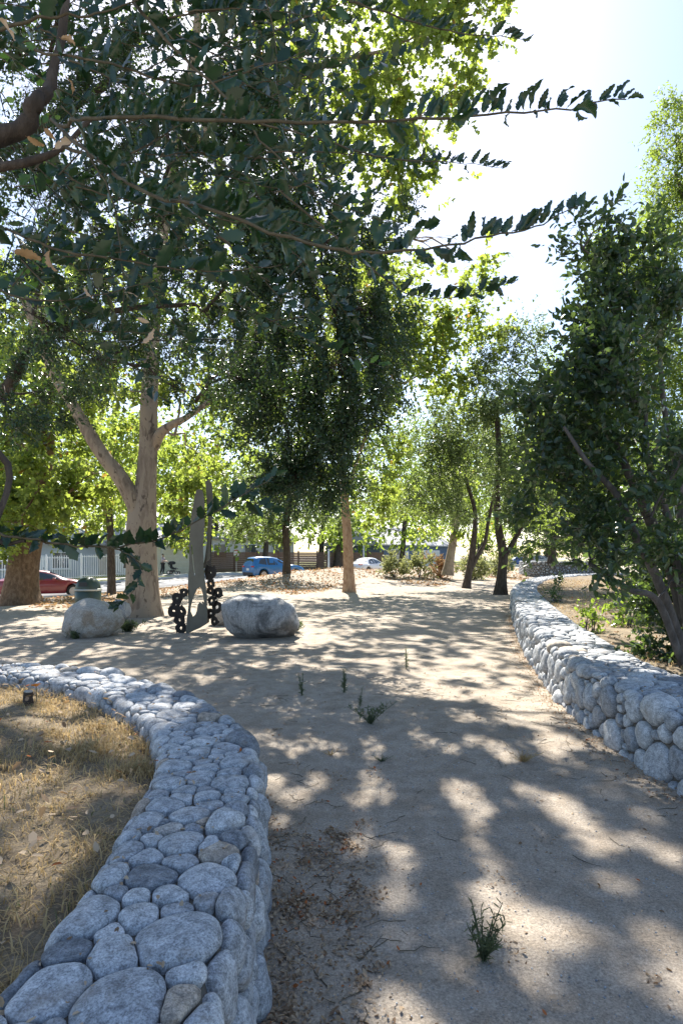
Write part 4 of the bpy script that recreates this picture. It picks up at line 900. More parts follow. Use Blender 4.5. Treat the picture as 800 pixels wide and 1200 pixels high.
V, F, r = leaves(LEAF6, wt_, unit(np.column_stack([g.normal(size=(n, 2)), g.normal(size=n) * .3])), unit(np.column_stack([g.normal(size=(n, 2)) * .4, np.ones(n)])), .024 * g.uniform(.4, 1.4, n), g.random(n), g)
setp(link('leaf_litter', npmesh('leaf_litter', V, F, False, r), 'dry_leaf'), 'bits of dry leaf caught between the cap stones of the walls', None, None, 'stuff')
bp = np.column_stack([g.uniform(-6, -.8, 1500), g.uniform(.6, 6, 1500)])
def inbed(p):
    k = np.array([np.argmin((wl.c[:, 0] - a) ** 2 + (wl.c[:, 1] - b) ** 2) for a, b in p])
    off = (p[:, 0] - wl.c[k, 0]) * wl.n[k, 0] + (p[:, 1] - wl.c[k, 1]) * wl.n[k, 1]; return off
scatter_leaves('leaf_litter', bp[inbed(bp) > .55], lambda x, y: 0 * x + ZL + .05, .05, 'dry_leaf', 4, lift=.05, label='brown leaves caught in the dry grass bed')
def grass(name, pts, z, hgt, seedv, mat, label, width=.0022):
    g2 = np.random.default_rng(seedv); n = len(pts)
    a = g2.uniform(0, 6.28, n); h = hgt * g2.uniform(.4, 1.3, n); ln = g2.uniform(.3, 1.8, n) * h
    base = np.column_stack([pts, np.full(n, z) if np.isscalar(z) else z]); dr = np.column_stack([np.cos(a), np.sin(a), 0 * a]); sd_ = np.column_stack([-np.sin(a), np.cos(a), 0 * a]) * (width * g2.uniform(.6, 1.6, n))[:, None]
    mid = base + dr * (ln * .35)[:, None] + np.array([0, 0, 1.0]) * (h * .7)[:, None]; tip = base + dr * ln[:, None] + np.array([0, 0, 1.0]) * (h * g2.uniform(.5, 1.05, n))[:, None]
    V = np.stack([base - sd_, base + sd_, mid + sd_ * .8, mid - sd_ * .8, tip], 1).reshape(-1, 3)
    f = np.array([(0, 1, 2), (0, 2, 3), (3, 2, 4)]); F = (f[None] + (np.arange(n) * 5)[:, None, None]).reshape(-1, 3)
    return setp(link(name, npmesh(name, V, F, False, np.repeat(g2.random(n), 3)), mat), label, None, None, 'stuff')
gp = np.vstack([np.column_stack([g.uniform(-5.2, -.8, 30000), .8 + 5.3 * g.random(30000) ** 1.2]), clumps(40000, 420, -5, -.85, .9, 5.6, .07)])
gp = gp[inbed(gp[:, :]) > .54] if len(gp) < 200000 else gp
grass('dry_grass', gp, ZL - .01, .068, 6, 'straw', 'matted straw coloured dry grass filling the bed behind the near wall', .0021)
gr_ = inside(wr, 15000, 3.5, 3, 30); grass('dry_grass', gr_[np.sin(gr_[:, 0] * 2.1) * np.sin(gr_[:, 1] * 1.3) > -.1], ZR, .06, 8, 'straw', 'thin dry grass on the bed behind the long wall', .003)
pb = np.vstack([np.column_stack([g.uniform(-.4, 2.4, 7500), 1.4 + 5 * g.random(7500) ** 1.5]), np.column_stack([g.uniform(-3, 3, 1200), g.uniform(4, 12, 1200)])]); n = len(pb); sz = .0022 + .006 * g.random(n) ** 4
ov = np.array([(1, 0, 0), (-.5, .87, 0), (-.5, -.87, 0), (0, 0, .8), (0, 0, -.6)], float); of = np.array([(0, 1, 3), (1, 2, 3), (2, 0, 3), (1, 0, 4), (2, 1, 4), (0, 2, 4)])
V = np.column_stack([pb, terr(pb[:, 0], pb[:, 1]) + sz * .3])[:, None] + ov[None] * sz[:, None, None] * g.uniform(.6, 1.3, (n, 5, 1))
setp(link('grit', npmesh('grit', V.reshape(-1, 3), (of[None] + (np.arange(n) * 5)[:, None, None]).reshape(-1, 3), True, np.repeat(.12 + .88 * g.random(n), 6)), 'granite'), 'loose grit and tiny pebbles on the dirt path', None, None, 'stuff')
tw = Cat()
for k in range(420):
    if k < 260: x, y = along(wr if k % 2 else wl, 1, 12 if k % 2 else 6, -.05, .35, 1)[0]
    else: x, y = g.uniform(-3, 2.2), g.uniform(1.6, 12)
    a = g.uniform(0, 6.28); l = g.uniform(.04, .2); t = np.linspace(-1, 1, 5)
    p = np.column_stack([x + np.cos(a) * t * l / 2 + g.normal(size=5) * l * .05, y + np.sin(a) * t * l / 2 + g.normal(size=5) * l * .05, np.zeros(5)]); p[:, 2] = terr(p[:, 0], p[:, 1]) + .004
    V, F = tube(p, np.linspace(.0022, .001, 5), 4); tw.add(V, F)
setp(link('fallen_twigs', tw.mesh('fallen_twigs'), 'twig_bark'), 'thin dead twigs lying on the dirt', None, None, 'stuff')

# ------------------------------------------------------------------ boulders
def boulder(name, label, px, py, Y, w, h, dep, mat, seedv, sq=2.6, bumps=()):
    """superellipsoid with lumps and flat facets; px, py = foot of the stone"""
    g = np.random.default_rng(seedv); k = Y / F_PX; X = (px - 400) / F_PX * Y; z = float(terr(X, Y))
    nu, nv = 56, 28; th = np.linspace(0, 2 * np.pi, nu, endpoint=False); ph = np.linspace(-np.pi / 2, np.pi / 2, nv)
    TH, PH = np.meshgrid(th, ph); sg = lambda a, e: np.sign(a) * np.abs(a) ** e
    e = 2 / sq
    V = np.stack([sg(np.cos(PH), e) * sg(np.cos(TH), e), sg(np.cos(PH), e) * sg(np.sin(TH), e), sg(np.sin(PH), e)], -1).reshape(-1, 3)
    d = unit(V); f = 1 + 0.07 * sinnoise(d, 1.5, g) + 0.035 * sinnoise(d, .6, g) + 0.012 * sinnoise(d, .22, g)
    for _ in range(7):
        nrm = unit(g.normal(size=3)); lim = g.uniform(.80, .97); t = V * f[:, None] @ nrm; f = np.where(t > lim, f * (1 - .75 * (t - lim) / np.maximum(t, .01)), f)
    V = V * f[:, None]; W, Hh = w * k / 2, h * k
    V = V * np.array([W, dep / 2, Hh * .56]); V[:, 2] += Hh * .46
    for a in bumps: V[:, 2] += a[2] * np.exp(-((V[:, 0] - a[0]) / a[1]) ** 2) * (V[:, 2] > Hh * .4)
    i = np.arange(nv - 1)[:, None] * nu; j = np.arange(nu)[None]; F = np.stack([i + j, i + (j + 1) % nu, i + nu + (j + 1) % nu, i + nu + j], -1).reshape(-1, 4)
    o = link(name, npmesh(name, V, F, True), mat); o.location = (X, Y, z); return setp(o, label, 'boulder')
boulder('boulder', 'large rounded grey boulder with dark streaks right of the metal sculpture', 304, 744, 11.9, 88, 46, 1.15, 'boulder_grey', 3, 3.3)
boulder('boulder', 'pale boulder with a brown base in front of the green litter bin', 109, 744, 12.1, 64, 38, 1.0, 'boulder_tan', 8, 2.4, [(-.1, .3, .06)])
boulder('boulder', 'small pale boulder behind the metal sculpture', 263, 728, 14.2, 34, 26, .7, 'boulder_tan', 12, 2.4)
boulder('boulder', 'small dark boulder between the pale boulder and the sycamore trunk', 140, 726, 14.6, 26, 25, .6, 'boulder_grey', 15, 2.3)

# ------------------------------------------------------------------ steel sculpture
YS = 12.6; ks = YS / F_PX
def sc(cx, cy): return ((180 + cx / 4.444 - 222) * ks * 1.12, (741 - (560 + cy / 4.444)) * ks)       # local x, z about the foot
zb = float(terr((222 - 400) * ks, YS))
sculpt = empty('sculpture', ((222 - 400) * ks, YS, zb), 'tall cut steel plate sculpture with black ring chains at its sides', 'sculpture', None, R(-14))
def plate(name, pts, y, th, mat, rz=0.0, smooth_n=None):
    m = MB(); m.prism(pts, y - th / 2, y + th / 2); o = m.obj(name, mat, sculpt); o.rotation_euler = (0, 0, rz); return o
main = [(222,62),(236,55),(252,60),(258,80),(264,130),(262,180),(264,230),(258,300),(256,350),(257,420),(260,480),(264,520),(270,560),(276,610),(275,660),(278,690),(280,730),(275,752),(240,775),(205,792),(168,812),(172,760),(176,720),(180,690),(184,650),(182,610),(180,560),(183,500),(187,450),(188,400),(187,340),(190,280),(194,230),(200,180),(206,140),(214,95)]
hole = [(242,562),(226,572),(214,600),(203,630),(194,662),(192,690),(205,718),(218,706),(226,686),(230,655),(240,640),(250,646),(258,652),(262,640),(256,600),(250,575)]
# keyhole polygon: outline plus the opening between the two lower legs
k0 = 12
out_pts = [sc(*q) for q in main]; in_pts = [sc(*q) for q in hole]
poly = out_pts[:k0 + 1] + [in_pts[0]] + in_pts[1:][::1] + [in_pts[0]] + out_pts[k0:]
bm_o = plate('plate', out_pts, 0, .02, 'rusty_steel')
cut = MB(); cut.prism(in_pts, -.3, .3); cm = cut.mesh('cut')
import bmesh
def flip_fix(me):
    b = bmesh.new(); b.from_mesh(me); bmesh.ops.recalc_face_normals(b, faces=b.faces); b.to_mesh(me); b.free()
flip_fix(bm_o.data); flip_fix(cm)
def boolean(o, cme):
    c = bpy.data.objects.new('cutter', cme); C.objects.link(c); c.matrix_world = world_mat(o)
    bpy.context.view_layer.update()
    md = o.modifiers.new('cut', 'BOOLEAN'); md.operation = 'DIFFERENCE'; md.solver = 'EXACT'; md.object = c
    dg = bpy.context.evaluated_depsgraph_get(); me = bpy.data.meshes.new_from_object(o.evaluated_get(dg)); o.modifiers.clear(); o.data = me; bpy.data.objects.remove(c)
slit = MB(); slit.prism([sc(*q) for q in [(196,340),(202,345),(206,400),(210,450),(217,500),(212,505),(205,455),(200,400)]], -.3, .3); sm = slit.mesh('slit'); flip_fix(sm)
boolean(bm_o, cm); boolean(bm_o, sm)
plate('rear_blade', [sc(*q) for q in [(256,10),(272,0),(286,20),(290,70),(292,130),(286,222),(280,300),(276,420),(262,430),(264,300),(268,230),(262,90)]], .10, .02, 'rusty_steel', R(16))
plate('foot_plate', [sc(*q) for q in [(205,792),(224,730),(236,660),(246,640),(262,660),(278,700),(276,750),(240,775)]], .10, .02, 'rusty_steel', R(24))
def ring(cx, cy, r, hole_r, y, rz, seedv):
    g2 = random.Random(seedv); n = 40; m = MB(); x0, z0 = sc(cx, cy); s_ = ks / 4.444; V = []; nub = [g2.uniform(0, 6.28) for _ in range(3)]
    for yy in (-.009, .009):
        for q in range(n):
            a = q / n * 2 * math.pi; ro = r * s_ * (1 + .06 * math.sin(3 * a + seedv) + .28 * max(math.exp(-((((a - b + math.pi) % (2 * math.pi)) - math.pi) / .13) ** 2) for b in nub))
            V.append((ro * math.cos(a), yy, ro * math.sin(a)))
        for q in range(n):
            a = q / n * 2 * math.pi; ri = hole_r * s_ * (1 + .2 * math.sin(2 * a + seedv)); V.append((ri * math.cos(a), yy, ri * math.sin(a) * 1.1))
    F = []
    for q in range(n):
        p = (q + 1) % n
        F += [(q, n + q, n + p, p), (2 * n + q, 2 * n + p, 3 * n + p, 3 * n + q), (q, p, 2 * n + p, 2 * n + q), (n + q, 3 * n + q, 3 * n + p, n + p)]
    m.add(V, F); me = m.mesh('chain_ring'); flip_fix(me); o = link('chain_ring', me, 'black_steel', sculpt, False); o.location = (x0, y, z0); o.rotation_euler = (0, 0, rz)
for i, (cx, cy, r, h) in enumerate([(165,590,20,6),(128,622,26,9),(108,690,29,10),(152,690,24,9),(140,735,26,10),(145,778,26,11),(125,655,20,7), (284,488,33,13),(268,490,14,4),(289,545,22,11),(285,582,20,8),(320,592,25,8),(293,635,22,13),(318,667,28,15),(285,700,22,9),(308,738,22,9),(305,612,14,4)]):
    ring(cx, cy, r * 1.12, h * .6, (-.05 if cx < 200 else .06) + .022 * (i % 3), R(12 if cx < 200 else -10) + R(6) * (i % 3 - 1), i)

# ------------------------------------------------------------------ litter bin
bx, by = (103.5 - 400) / F_PX * 18, 18.0; bz = float(terr(bx, by))
binr = empty('litter_bin', (bx, by, bz), 'dark green domed litter bin behind the pale boulder', 'litter bin')
def lathe(prof, n=32):
    m = MB(); V = []; F = []
    for r, z in prof:
        for q in range(n): a = q / n * 2 * math.pi; V.append((r * math.cos(a), r * math.sin(a), z))
    for i in range(len(prof) - 1):
        for q in range(n): F.append((i * n + q, i * n + (q + 1) % n, (i + 1) * n + (q + 1) % n, (i + 1) * n + q))
    return m.add(V, F)
lathe([(.0, .0), (.34, .0), (.36, .04), (.37, .30), (.375, .60), (.36, .61)]).obj('drum', 'green_bin', binr, True)
lathe([(.39, .60), (.40, .61), (.40, .655), (.385, .66)]).obj('rim_band', 'bin_band', binr, True)
d_ = lathe([(.36, .655)] + [(.36 * math.cos(R(a)) ** .8, .655 + .36 * math.sin(R(a))) for a in range(6, 90, 7)] + [(.001, 1.015)]).obj('dome_lid', 'green_bin', binr, True)
m = MB(); m.prism([(-.13, .74), (.13, .74), (.11, .86), (-.11, .86)], -.372, -.36); fl = m.obj('flap', 'trim', d_)

# ------------------------------------------------------------------ cars
def car(name, label, loc, heading, paint, L=4.3, W=1.82, Hc=1.58, kind='suv'):
    """x forward; body lofted from stations, glass set 6 mm proud of the shell"""
    root = empty(name, loc, label, 'car', 'cars parked along the street', heading)
    if kind == 'suv': st = [(0, .86, .50, .55, .66, None), (.03, .90, .34, .74, .90, None), (.10, .93, .30, .88, 1.02, None), (.20, .96, .26, .95, 1.06, None)]
    # outline: list of (x, z_roof, half width at roof); belt line z per x
    if kind == 'suv': top = [(.00, .92, .70), (.04, 1.00, .66), (.12, 1.30, .62), (.22, 1.50, .60), (.40, 1.57, .60), (.9, 1.60, .61), (1.6, 1.585, .61), (2.1, 1.50, .60), (2.55, 1.28, .63), (2.95, 1.06, .70), (3.3, 1.01, .74), (3.8, .93, .72), (4.12, .80, .66), (4.3, .60, .55)]
    else: top = [(.00, .80, .68), (.05, .95, .66), (.25, 1.02, .66), (.75, 1.08, .64), (1.05, 1.28, .58), (1.4, 1.42, .55), (1.9, 1.45, .55), (2.35, 1.40, .55), (2.8, 1.22, .59), (3.2, 1.00, .68), (3.6, .93, .70), (4.1, .82, .68), (4.42, .68, .62), (4.55, .52, .5)]
    sx = L / top[-1][0]; sz = Hc / max(t[1] for t in top); hw = W / 2
    xs = np.linspace(0, top[-1][0], 47); zt = np.interp(xs, [t[0] for t in top], [t[1] for t in top]); wt = np.interp(xs, [t[0] for t in top], [t[2] for t in top])
    belt = .98 if kind == 'suv' else .92
    endw = lambda x: hw * (1 - .13 * np.exp(-x / .12) - .16 * np.exp(-(top[-1][0] - x) / .22))
    wheels = (.78, 3.42) if kind == 'suv' else (.85, 3.55); rw = .33
    def section(x, z, w):
        eb = endw(x); zb_ = .22 + .12 * math.exp(-x / .08) + .1 * math.exp(-(top[-1][0] - x) / .1)
        for wx in wheels:
            if abs(x - wx) < rw + .05: zb_ = max(zb_, .02 + rw + math.sqrt(max(0, (rw + .05) ** 2 - (x - wx) ** 2)))
        zbelt = min(belt, z - .02); zb_ = min(zb_, zbelt - .06)
        pts = [(eb * .93, zb_), (eb * .985, zb_ + (.12 if zb_ < .4 else .02)), (eb, (zb_ + zbelt) / 2 + .05), (eb * .985, zbelt - .06), (eb * .95, zbelt)]
        if z > belt + .06: pts += [(w * (1 - .0) + (eb * .95 - w) * (1 - f) - 0.0, zbelt + (z - .05 - zbelt) * f) for f in (.5, .95)] + [(w * .86, z - .015), (w * .4, z), (0, z + .004)]
        else: pts += [(eb * .93, zbelt + .005), (w * 1.05, z - .008), (w * .9, z), (w * .5, z + .006), (0, z + .008)]
        return pts
    rows = [section(x, z, w) for x, z, w in zip(xs, zt, wt)]; m = MB(); V = []; k = len(rows[0])
    for x, r in zip(xs, rows): V += [(x * sx - L / 2, y, z * sz) for y, z in r] + [(x * sx - L / 2, -y, z * sz) for y, z in r[-2::-1]]
    kk = 2 * k - 1; F = [(i * kk + j, (i + 1) * kk + j, (i + 1) * kk + j + 1, i * kk + j + 1) for i in range(len(xs) - 1) for j in range(kk - 1)]
    F += [tuple(range(kk)), tuple((len(xs) - 1) * kk + j for j in range(kk - 1, -1, -1))]
    m.add(V, F); me = m.mesh('body', True); flip_fix(me); body = link('body', me, paint, root, False)
    def yat(x, z):
        i = int(np.clip(np.searchsorted(xs, x), 1, len(xs) - 1)); r = rows[i]; zz = [p[1] for p in r]; 
        for a, b in zip(r, r[1:]):
            if a[1] <= z <= b[1]: return a[0] + (b[0] - a[0]) * (z - a[1]) / max(b[1] - a[1], 1e-5)
        return r[4][0]
    def panel(nm, pts, mat, side, off=.006, parent=root):
        mm = MB(); 
        P_ = [(x * sx - L / 2, side * (yat(x, z) + off), z * sz) for x, z in pts]; Q_ = [(x, y - side * .02, z) for x, y, z in P_]
        n = len(P_); mm.add(P_ + Q_, [tuple(range(n))] + [(i, i + n, (i + 1) % n + n, (i + 1) % n) for i in range(n)]); me = mm.mesh(nm); flip_fix(me); return link(nm, me, mat, parent, False)
    zb1 = belt + .03
    if kind == 'suv': wins = [[(.42, zb1 + .1), (.62, 1.42), (1.05, 1.49), (1.05, zb1)], [(1.12, zb1), (1.12, 1.49), (1.72, 1.48), (1.76, zb1)], [(1.82, zb1), (1.80, 1.47), (2.1, 1.40), (2.45, 1.22), (2.66, zb1 + .03)]]
    else: wins = [[(.98, zb1), (1.2, 1.24), (1.45, 1.34), (1.75, 1.37), (1.75, zb1)], [(1.82, zb1), (1.82, 1.37), (2.3, 1.33), (2.65, 1.18), (2.92, zb1)]]
    for sd2 in (1, -1):
        for w_ in wins: panel('side_window', w_, 'car_glass', sd2)
        for wx in wheels:
            t = MB(); y = sd2 * (hw - .11); t.tube([(wx * sx - L / 2, y - .10, rw), (wx * sx - L / 2, y + .10, rw)], rw, 24); wheel = t.obj('wheel', 'tyre', root)
            t = MB(); t.tube([(wx * sx - L / 2, y + sd2 * .085, rw), (wx * sx - L / 2, y + sd2 * .112, rw)], rw * .66, 16); t.obj('rim', 'rim', wheel)
        t = MB(); t.box((2.62 / top[-1][0] * L - L / 2, sd2 * (hw + .06), (belt + .07) * sz), (.18, .12, .12)); t.obj('mirror', paint, root, bevel=.03)
        t = MB(); t.box((.06 - L / 2, sd2 * hw * .70, .90 * sz), (.16, .34, .10)); t.obj('tail_lamp', 'tail_lamp', root, bevel=.02)
        t = MB(); t.box((L / 2 - .28, sd2 * hw * .66, .72 * sz), (.30, .34, .12)); t.obj('head_lamp', 'head_lamp', root, bevel=.03)
        t = MB(); t.box((2.0 / top[-1][0] * L - L / 2, sd2 * (hw * 1.0), .80), (.16, .03, .025)); t.obj('door_handle', paint, root)
    def cross(nm, xa, za, xb, zb2, wa, wb, mat):
        mm = MB(); a, b = (xa * sx - L / 2), (xb * sx - L / 2); o = .012
        d = np.array([zb2 - za, 0, -(xb - xa)]); d = d / np.linalg.norm(d) * o
        if d[2] < 0: d = -d
        mm.add([(a + d[0], -wa, za * sz + d[2]), (a + d[0], wa, za * sz + d[2]), (b + d[0], wb, zb2 * sz + d[2]), (b + d[0], -wb, zb2 * sz + d[2])], [(0, 1, 2, 3)]); mm.obj(nm, mat, root)
    if kind == 'suv': cross('rear_window', .055, 1.03, .20, 1.46, .62, .54, 'car_glass'); cross('windscreen', 2.88, 1.085, 2.14, 1.485, .64, .55, 'car_glass')
    else: cross('rear_window', .80, 1.11, 1.34, 1.40, .56, .48, 'car_glass'); cross('windscreen', 3.1, 1.05, 2.42, 1.385, .60, .49, 'car_glass')
    t = MB(); t.box((-.01 - L / 2 + .01, 0, .70 * sz), (.03, .36, .17)); t.obj('number_plate', 'plate', root)
    t = MB(); t.box((.05 - L / 2, 0, .40 * sz), (.12, W * .80, .20)); t.obj('bumper', 'trim', root, bevel=.03)
    return root
zc = lambda s_: float(zs(np.array(s_)))
hd = R(45)
car('parked_car', 'bright blue compact suv parked behind the leafy mound', tuple(SN(0.2, 0, zc(.2))), R(38), 'paint_blue')
car('parked_car', 'dark red sedan parked behind the thick rough sycamore trunk', tuple(SN(-15.4, -.1, zc(-15.4))), R(28), 'paint_red', 4.6, 1.8, 1.45, 'sedan')
car('parked_car', 'black car at the left edge behind the rough sycamore trunk', tuple(SN(-22.6, .1, zc(-22.6))), R(40), 'paint_black', 4.5, 1.85, 1.6)
car('parked_car', 'white sedan parked beside the hedge bushes', tuple(SN(10.6, .1, zc(10.6))), R(52), 'paint_white', 4.6, 1.82, 1.46, 'sedan')
car('parked_car', 'navy blue sedan parked far off at the end of the path', (27.8, 93, .1), R(12), 'paint_navy', 4.5, 1.8, 1.45, 'sedan')
car('parked_car', 'beige suv parked far off beside the navy sedan', (32.2, 96, .1), R(18), 'paint_beige', 4.5, 1.85, 1.75)

# ------------------------------------------------------------------ fences and houses across the street
def fence(name, label, s0, s1, n, h, bay, style):
    root = empty(name, tuple(SN(s0, n, zc(s0))), label, 'fence', None, R(45)); L = s1 - s0; nb = max(1, round(L / bay)); bl = L / nb
    dz = lambda a: zc(s0 + a) - zc(s0) + .1
    for k in range(nb + 1):
        m = MB(); pw = .12 if style == 'board' else .09; m.box((k * bl, 0, dz(k * bl) + (h + .06) / 2), (pw, pw, h + .06)); m.obj('post', 'brown_post' if style == 'board' else 'white_paint', root)
    if style == 'board':
        bm_ = MB(); bm_.box((0, 0, 0), (bl - .124, .03, .165)); me = bm_.mesh('board'); me.materials.append(MATS['brown_board'])
        for k in range(nb):
            for q in range(int(h / .185)):
                o = link('board', me, None, root, False); o.location = ((k + .5) * bl, -.02 + .006 * ((q + k) % 3), dz((k + .5) * bl) + .12 + q * .185)
    else:
        bm_ = MB(); bm_.tube([(0, 0, .12), (0, 0, h - .08)], .024, 6); pm = bm_.mesh('picket'); pm.materials.append(MATS['white_paint'])
        for k in range(nb):
            for zz in (.25, h - .25):
                m = MB(); m.box(((k + .5) * bl, 0, dz((k + .5) * bl) + zz), (bl - .094, .05, .06)); m.obj('rail', 'white_paint', root)
            npk = int(bl / .17)
            for q in range(npk):
                o = link('picket', pm, None, root, False); a = k * bl + (q + .5) * bl / npk; o.location = (a, -.045, dz(a))
    return root
fence('picket_fence', 'white metal picket fence in front of the pale grey house', -16, -3.2, 13.2, 2.0, 2.4, 'picket')
fence('board_fence', 'dark brown fence of horizontal boards behind the blue car', 3.4, 27.5, 13.4, 2.0, 2.6, 'board')
def house(name, label, s0, s1, n0, n1, h, wall_m, roof_h, wins, door=None, garage=None, ridge='s'):
    root = empty(name, tuple(SN((s0 + s1) / 2, n0, zc((s0 + s1) / 2))), label, 'house', None, R(45)); w = s1 - s0; d = n1 - n0
    m = MB(); m.box((0, d / 2, h / 2), (w, d, h)); wl_ = m.obj('wall', wall_m, root)
    e = .5; V = [(-w / 2 - e, -e, h), (w / 2 + e, -e, h), (w / 2 + e, d + e, h), (-w / 2 - e, d + e, h), (-w / 2 + .6, d / 2, h + roof_h), (w / 2 - .6, d / 2, h + roof_h)]
    F = [(0, 1, 5, 4), (1, 2, 5), (2, 3, 4, 5), (3, 0, 4), (3, 2, 1, 0)]; lo = [(x, y, z - .16) for x, y, z in V[:4]]
    m = MB(); m.add(V + lo, F[:4] + [(6, 7, 1, 0), (7, 8, 2, 1), (8, 9, 3, 2), (9, 6, 0, 3), (9, 8, 7, 6)]); m.obj('roof', 'roof', root)
    for x, z, ww, hh in wins:
        m = MB(); m.box((x, -.03, z), (ww + .16, .10, hh + .16)); f = m.obj('window', 'white_paint', root)
        for q in (-1, 1): m = MB(); m.box((x + q * ww / 4, -.075, z), (ww / 2 - .05, .03, hh)); m.obj('pane', 'window_glass', f)
        m = MB(); m.box((x, -.11, z - hh / 2 - .12), (ww + .3, .16, .06)); m.obj('sill', 'white_paint', f)
    if door: m = MB(); m.box((door, -.04, 1.08), (.95, .09, 2.1)); dd = m.obj('door', 'white_paint', root); m = MB(); m.box((door + .36, -.11, 1.05), (.05, .06, .14)); m.obj('handle', 'trim', dd)
    if garage:
        x, ww = garage; m = MB(); m.box((x, -.03, 1.15), (ww + .2, .08, 2.3)); gd = m.obj('garage_door', 'white_paint', root)
        for q in range(4): m = MB(); m.box((x, -.085, .3 + q * .54), (ww, .04, .49)); m.obj('panel', 'cream_wall', gd)
    return root
house('house', 'pale grey house behind the white picket fence', -19, -4.5, 19, 27, 3.2, 'grey_blue_wall', 1.8, [(-4.5, 1.7, 1.8, 1.3), (0, 1.7, 1.8, 1.3), (4, 1.7, 1.4, 1.3)], 2.2)
house('house', 'white garage house beside the driveway', -3.4, 2.6, 14.6, 22, 3.1, 'cream_wall', 1.6, [(-1.9, 1.8, .9, 1.2)], None, (1.1, 2.8))
house('house', 'white house rising behind the brown board fence', 7, 20, 21, 30, 3.6, 'cream_wall', 2.0, [(-4, 2.2, 1.6, 1.3), (0, 2.2, 1.6, 1.3), (4, 2.2, 1.6, 1.3)], 2.2)
house('house', 'dark blue house with a grey roof and white garage door', 31, 47, 17, 27, 3.0, 'blue_wall', 2.6, [(-5.0, 1.7, 1.8, 1.2)], -2.6, (2.6, 4.6))
m = MB(); gw = empty('garden_wall', tuple(SN(27.8, 13.4, zc(27.8))), 'grey block garden wall between the board fence and the blue house', 'wall', None, R(45)); gw['kind'] = 'thing'
m.box((2.2, 0, .8), (4.4, .25, 1.6)); m.obj('body', 'grey_stone_wall', gw); m = MB(); m.box((2.2, 0, 1.64), (4.5, .33, .08)); m.obj('coping', 'concrete', gw)
def pole(name, label, px, Y, h, r, mat, cat='post', head=True):
    X = (px - 400) / F_PX * Y; z = float(terr(X, Y)); rt = empty(name, (X, Y, z), label, cat)
    m = MB(); m.tube([(0, 0, -.05), (0, 0, h * .5), (0, 0, h)], [r, r * .9, r * .8], 10); m.obj('shaft', mat, rt, True)
    m = MB(); m.tube([(0, 0, 0), (0, 0, .12)], r * 1.7, 10); m.obj('base', mat, rt)
    if head: m = MB(); m.tube([(0, 0, h), (0, 0, h + .06)], r * 1.3, 10); m.obj('cap', mat, rt)
    return rt
pole('bollard_post', 'slim white post beside the street near the board fence', 385, 55, 2.2, .10, 'pole_grey')
pole('bollard_post', 'slim white post in front of the blue house', 426, 62, 2.6, .09, 'pole_grey')
sp = pole('street_sign', 'small white parking sign on a thin pole before the board fence', 277, 55.5, 2.3, .03, 'pole_grey', 'sign', False)
m = MB(); m.box((0, -.045, 2.0), (.46, .02, .62)); pn = m.obj('panel', 'white_paint', sp); m = MB(); m.box((0, -.062, 2.16), (.34, .008, .10)); m.obj('band', 'sign_red', pn); m = MB(); m.box((0, -.062, 1.9), (.30, .008, .05)); m.obj('band', 'sign_red', pn)

# ------------------------------------------------------------------ person with a stroller on the far sidewalk
pX, pY = (191 - 400) / F_PX * 50.5, 50.5; pz = float(zs(((pX + 5) + (pY - 43)) / Q)) + .15
per = empty('person', (pX, pY, pz), 'person in a patterned top and dark trousers standing behind a stroller', 'person', None, R(-8))
def skin(name, verts, edges, radii, mat, parent, root_i=0, sub=1):
    me = bpy.data.meshes.new(name); me.from_pydata(verts, edges, []); o = link(name, me, mat, parent, False)
    md = o.modifiers.new('skin', 'SKIN'); md.use_smooth_shade = True
    for i, r in enumerate(radii): me.skin_vertices[0].data[i].radius = (r, r) if not isinstance(r, tuple) else r
    me.skin_vertices[0].data[root_i].use_root = True
    s_ = o.modifiers.new('sub', 'SUBSURF'); s_.levels = sub; s_.render_levels = sub; return o
# facing the stroller (+x): both hands forward on the handle
bv = [(0, 0, .95), (0, 0, 1.15), (.01, 0, 1.36), (.02, 0, 1.47), (.04, 0, 1.56), (.045, 0, 1.67),
      (0, .18, 1.38), (.12, .20, 1.16), (.34, .16, 1.08), (.42, .15, 1.08), (0, -.18, 1.38), (.12, -.20, 1.16), (.34, -.16, 1.08), (.42, -.15, 1.08),
      (0, .09, .90), (.05, .10, .50), (-.04, .10, .09), (.10, .10, .04), (0, -.09, .90), (-.04, -.10, .50), (-.16, -.10, .10), (-.03, -.10, .04)]
be = [(0, 1), (1, 2), (2, 3), (3, 4), (4, 5), (2, 6), (6, 7), (7, 8), (8, 9), (2, 10), (10, 11), (11, 12), (12, 13), (0, 14), (14, 15), (15, 16), (16, 17), (0, 18), (18, 19), (19, 20), (20, 21)]
br_ = [.13, .12, (.14, .15), .05, .09, .085, .065, .05, .035, .03, .065, .05, .035, .03, .095, .07, .045, .035, .095, .07, .045, .035]
skin('body', bv, be, br_, 'skin', per, 0, 2)
skin('top', [(0, 0, .92), (0, 0, 1.15), (.01, 0, 1.36), (.01, 0, 1.44), (0, .18, 1.38), (.12, .20, 1.17), (0, -.18, 1.38), (.12, -.20, 1.17)], [(0, 1), (1, 2), (2, 3), (2, 4), (4, 5), (2, 6), (6, 7)], [.16, .145, (.165, .175), .07, .08, .068, .08, .068], 'shirt', per, 0, 2)
skin('trousers', [(0, 0, .97), (0, .09, .90), (.05, .10, .50), (-.04, .10, .10), (0, -.09, .90), (-.04, -.10, .50), (-.16, -.10, .11)], [(0, 1), (1, 2), (2, 3), (0, 4), (4, 5), (5, 6)], [.145, .112, .085, .065, .112, .085, .065], 'dark_cloth', per, 0, 2)
skin('hair', [(-.03, 0, 1.60), (-.02, 0, 1.68), (.03, 0, 1.74)], [(0, 1), (1, 2)], [.085, .10, .075], 'hair', per, 0, 2)
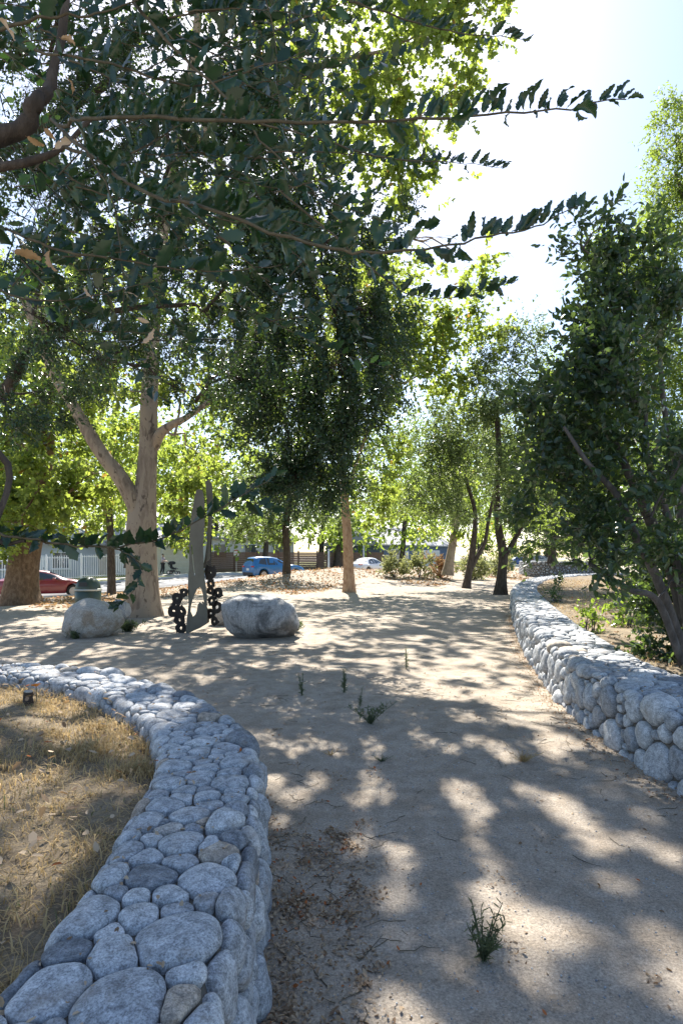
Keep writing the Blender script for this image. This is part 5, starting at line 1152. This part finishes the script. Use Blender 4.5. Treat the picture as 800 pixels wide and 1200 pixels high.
stl = empty('stroller', (pX + .86, pY - .03, pz), 'black stroller with a folded hood in front of the person', 'stroller', None, R(-8))
for sd2 in (-1, 1):
    m = MB(); m.tube([(-.42, sd2 * .22, 1.05), (-.20, sd2 * .23, .62), (.42, sd2 * .20, .16)], .018, 6); m.obj('frame_tube', 'trim', stl)
    m = MB(); m.tube([(.22, sd2 * .22, .60), (-.28, sd2 * .25, .18)], .018, 6); m.obj('frame_tube', 'trim', stl)
    for wx, wr_ in ((-.28, .17), (.42, .13)):
        m = MB(); m.tube([(wx, sd2 * .25 - .03, wr_), (wx, sd2 * .25 + .03, wr_)], wr_, 18); w_ = m.obj('wheel', 'tyre', stl); m = MB(); m.tube([(wx, sd2 * .25 - .034, wr_), (wx, sd2 * .25 + .034, wr_)], wr_ * .6, 12); m.obj('rim', 'rim', w_)
m = MB(); m.tube([(-.42, -.22, 1.05), (-.44, 0, 1.06), (-.42, .22, 1.05)], .02, 6); m.obj('handle_bar', 'trim', stl)
m = MB(); m.prism([(-.24, .86), (-.16, .50), (.06, .44), (.36, .42), (.40, .50), (.10, .54), (-.08, .62), (-.14, .90)], -.19, .19); m.obj('seat', 'dark_cloth', stl, bevel=.03)
m = MB(); m.prism([(-.26, .80)] + [(-.08 + .30 * math.cos(R(a)), .84 + .27 * math.sin(R(a))) for a in range(170, 10, -16)] + [(.08, .84)], -.21, .21); m.obj('hood', 'dark_cloth', stl, bevel=.03)
m = MB(); m.box((-.05, 0, .28), (.40, .34, .14)); m.obj('basket', 'dark_cloth', stl, bevel=.03)

# ------------------------------------------------------------------ small stump with an orange flower in the grass bed
sX, sY = (33 - 400) / F_PX * 4.75, 4.75
stp = empty('tree_stump', (sX, sY, ZL), 'small dark cut stump in the dry grass near the wall', 'stump')
q = np.array([(0, 0, -.03), (.003, 0, .03), (0, .002, .08), (.004, 0, .125)]); V, F = tube(q, [.05, .042, .036, .036], 14, .08, 4); link('bark', npmesh('bark', V, F, True, .5), 'stump_wood', stp, False)
m = MB(); m.tube([(.004, 0, .115), (.005, 0, .131)], .033, 14); m.obj('cut_face', 'stump_cut', stp)
fl = empty('poppy_flower', (sX + .055, sY + .02, ZL), 'small orange flower beside the dark stump', 'flower')
g2 = np.random.default_rng(9)
m = MB(); m.tube([(0, 0, -.02), (.004, 0, .08), (0, 0, .165)], .003, 5); m.obj('stem', 'weed_leaf', fl)
for k in range(6):
    a = k * 1.05 + .3; V, F, r = leaves(LEAF6, np.array([[0, 0, .16]]), np.array([[math.cos(a), math.sin(a), .55]]), np.array([[0, 0, 1.0]]), np.array([.045]), np.array([.2 + .12 * k]), g2); V[:, 1] *= 1.4; link('petal', npmesh('petal', V, F, False, r), 'flower', fl, False)
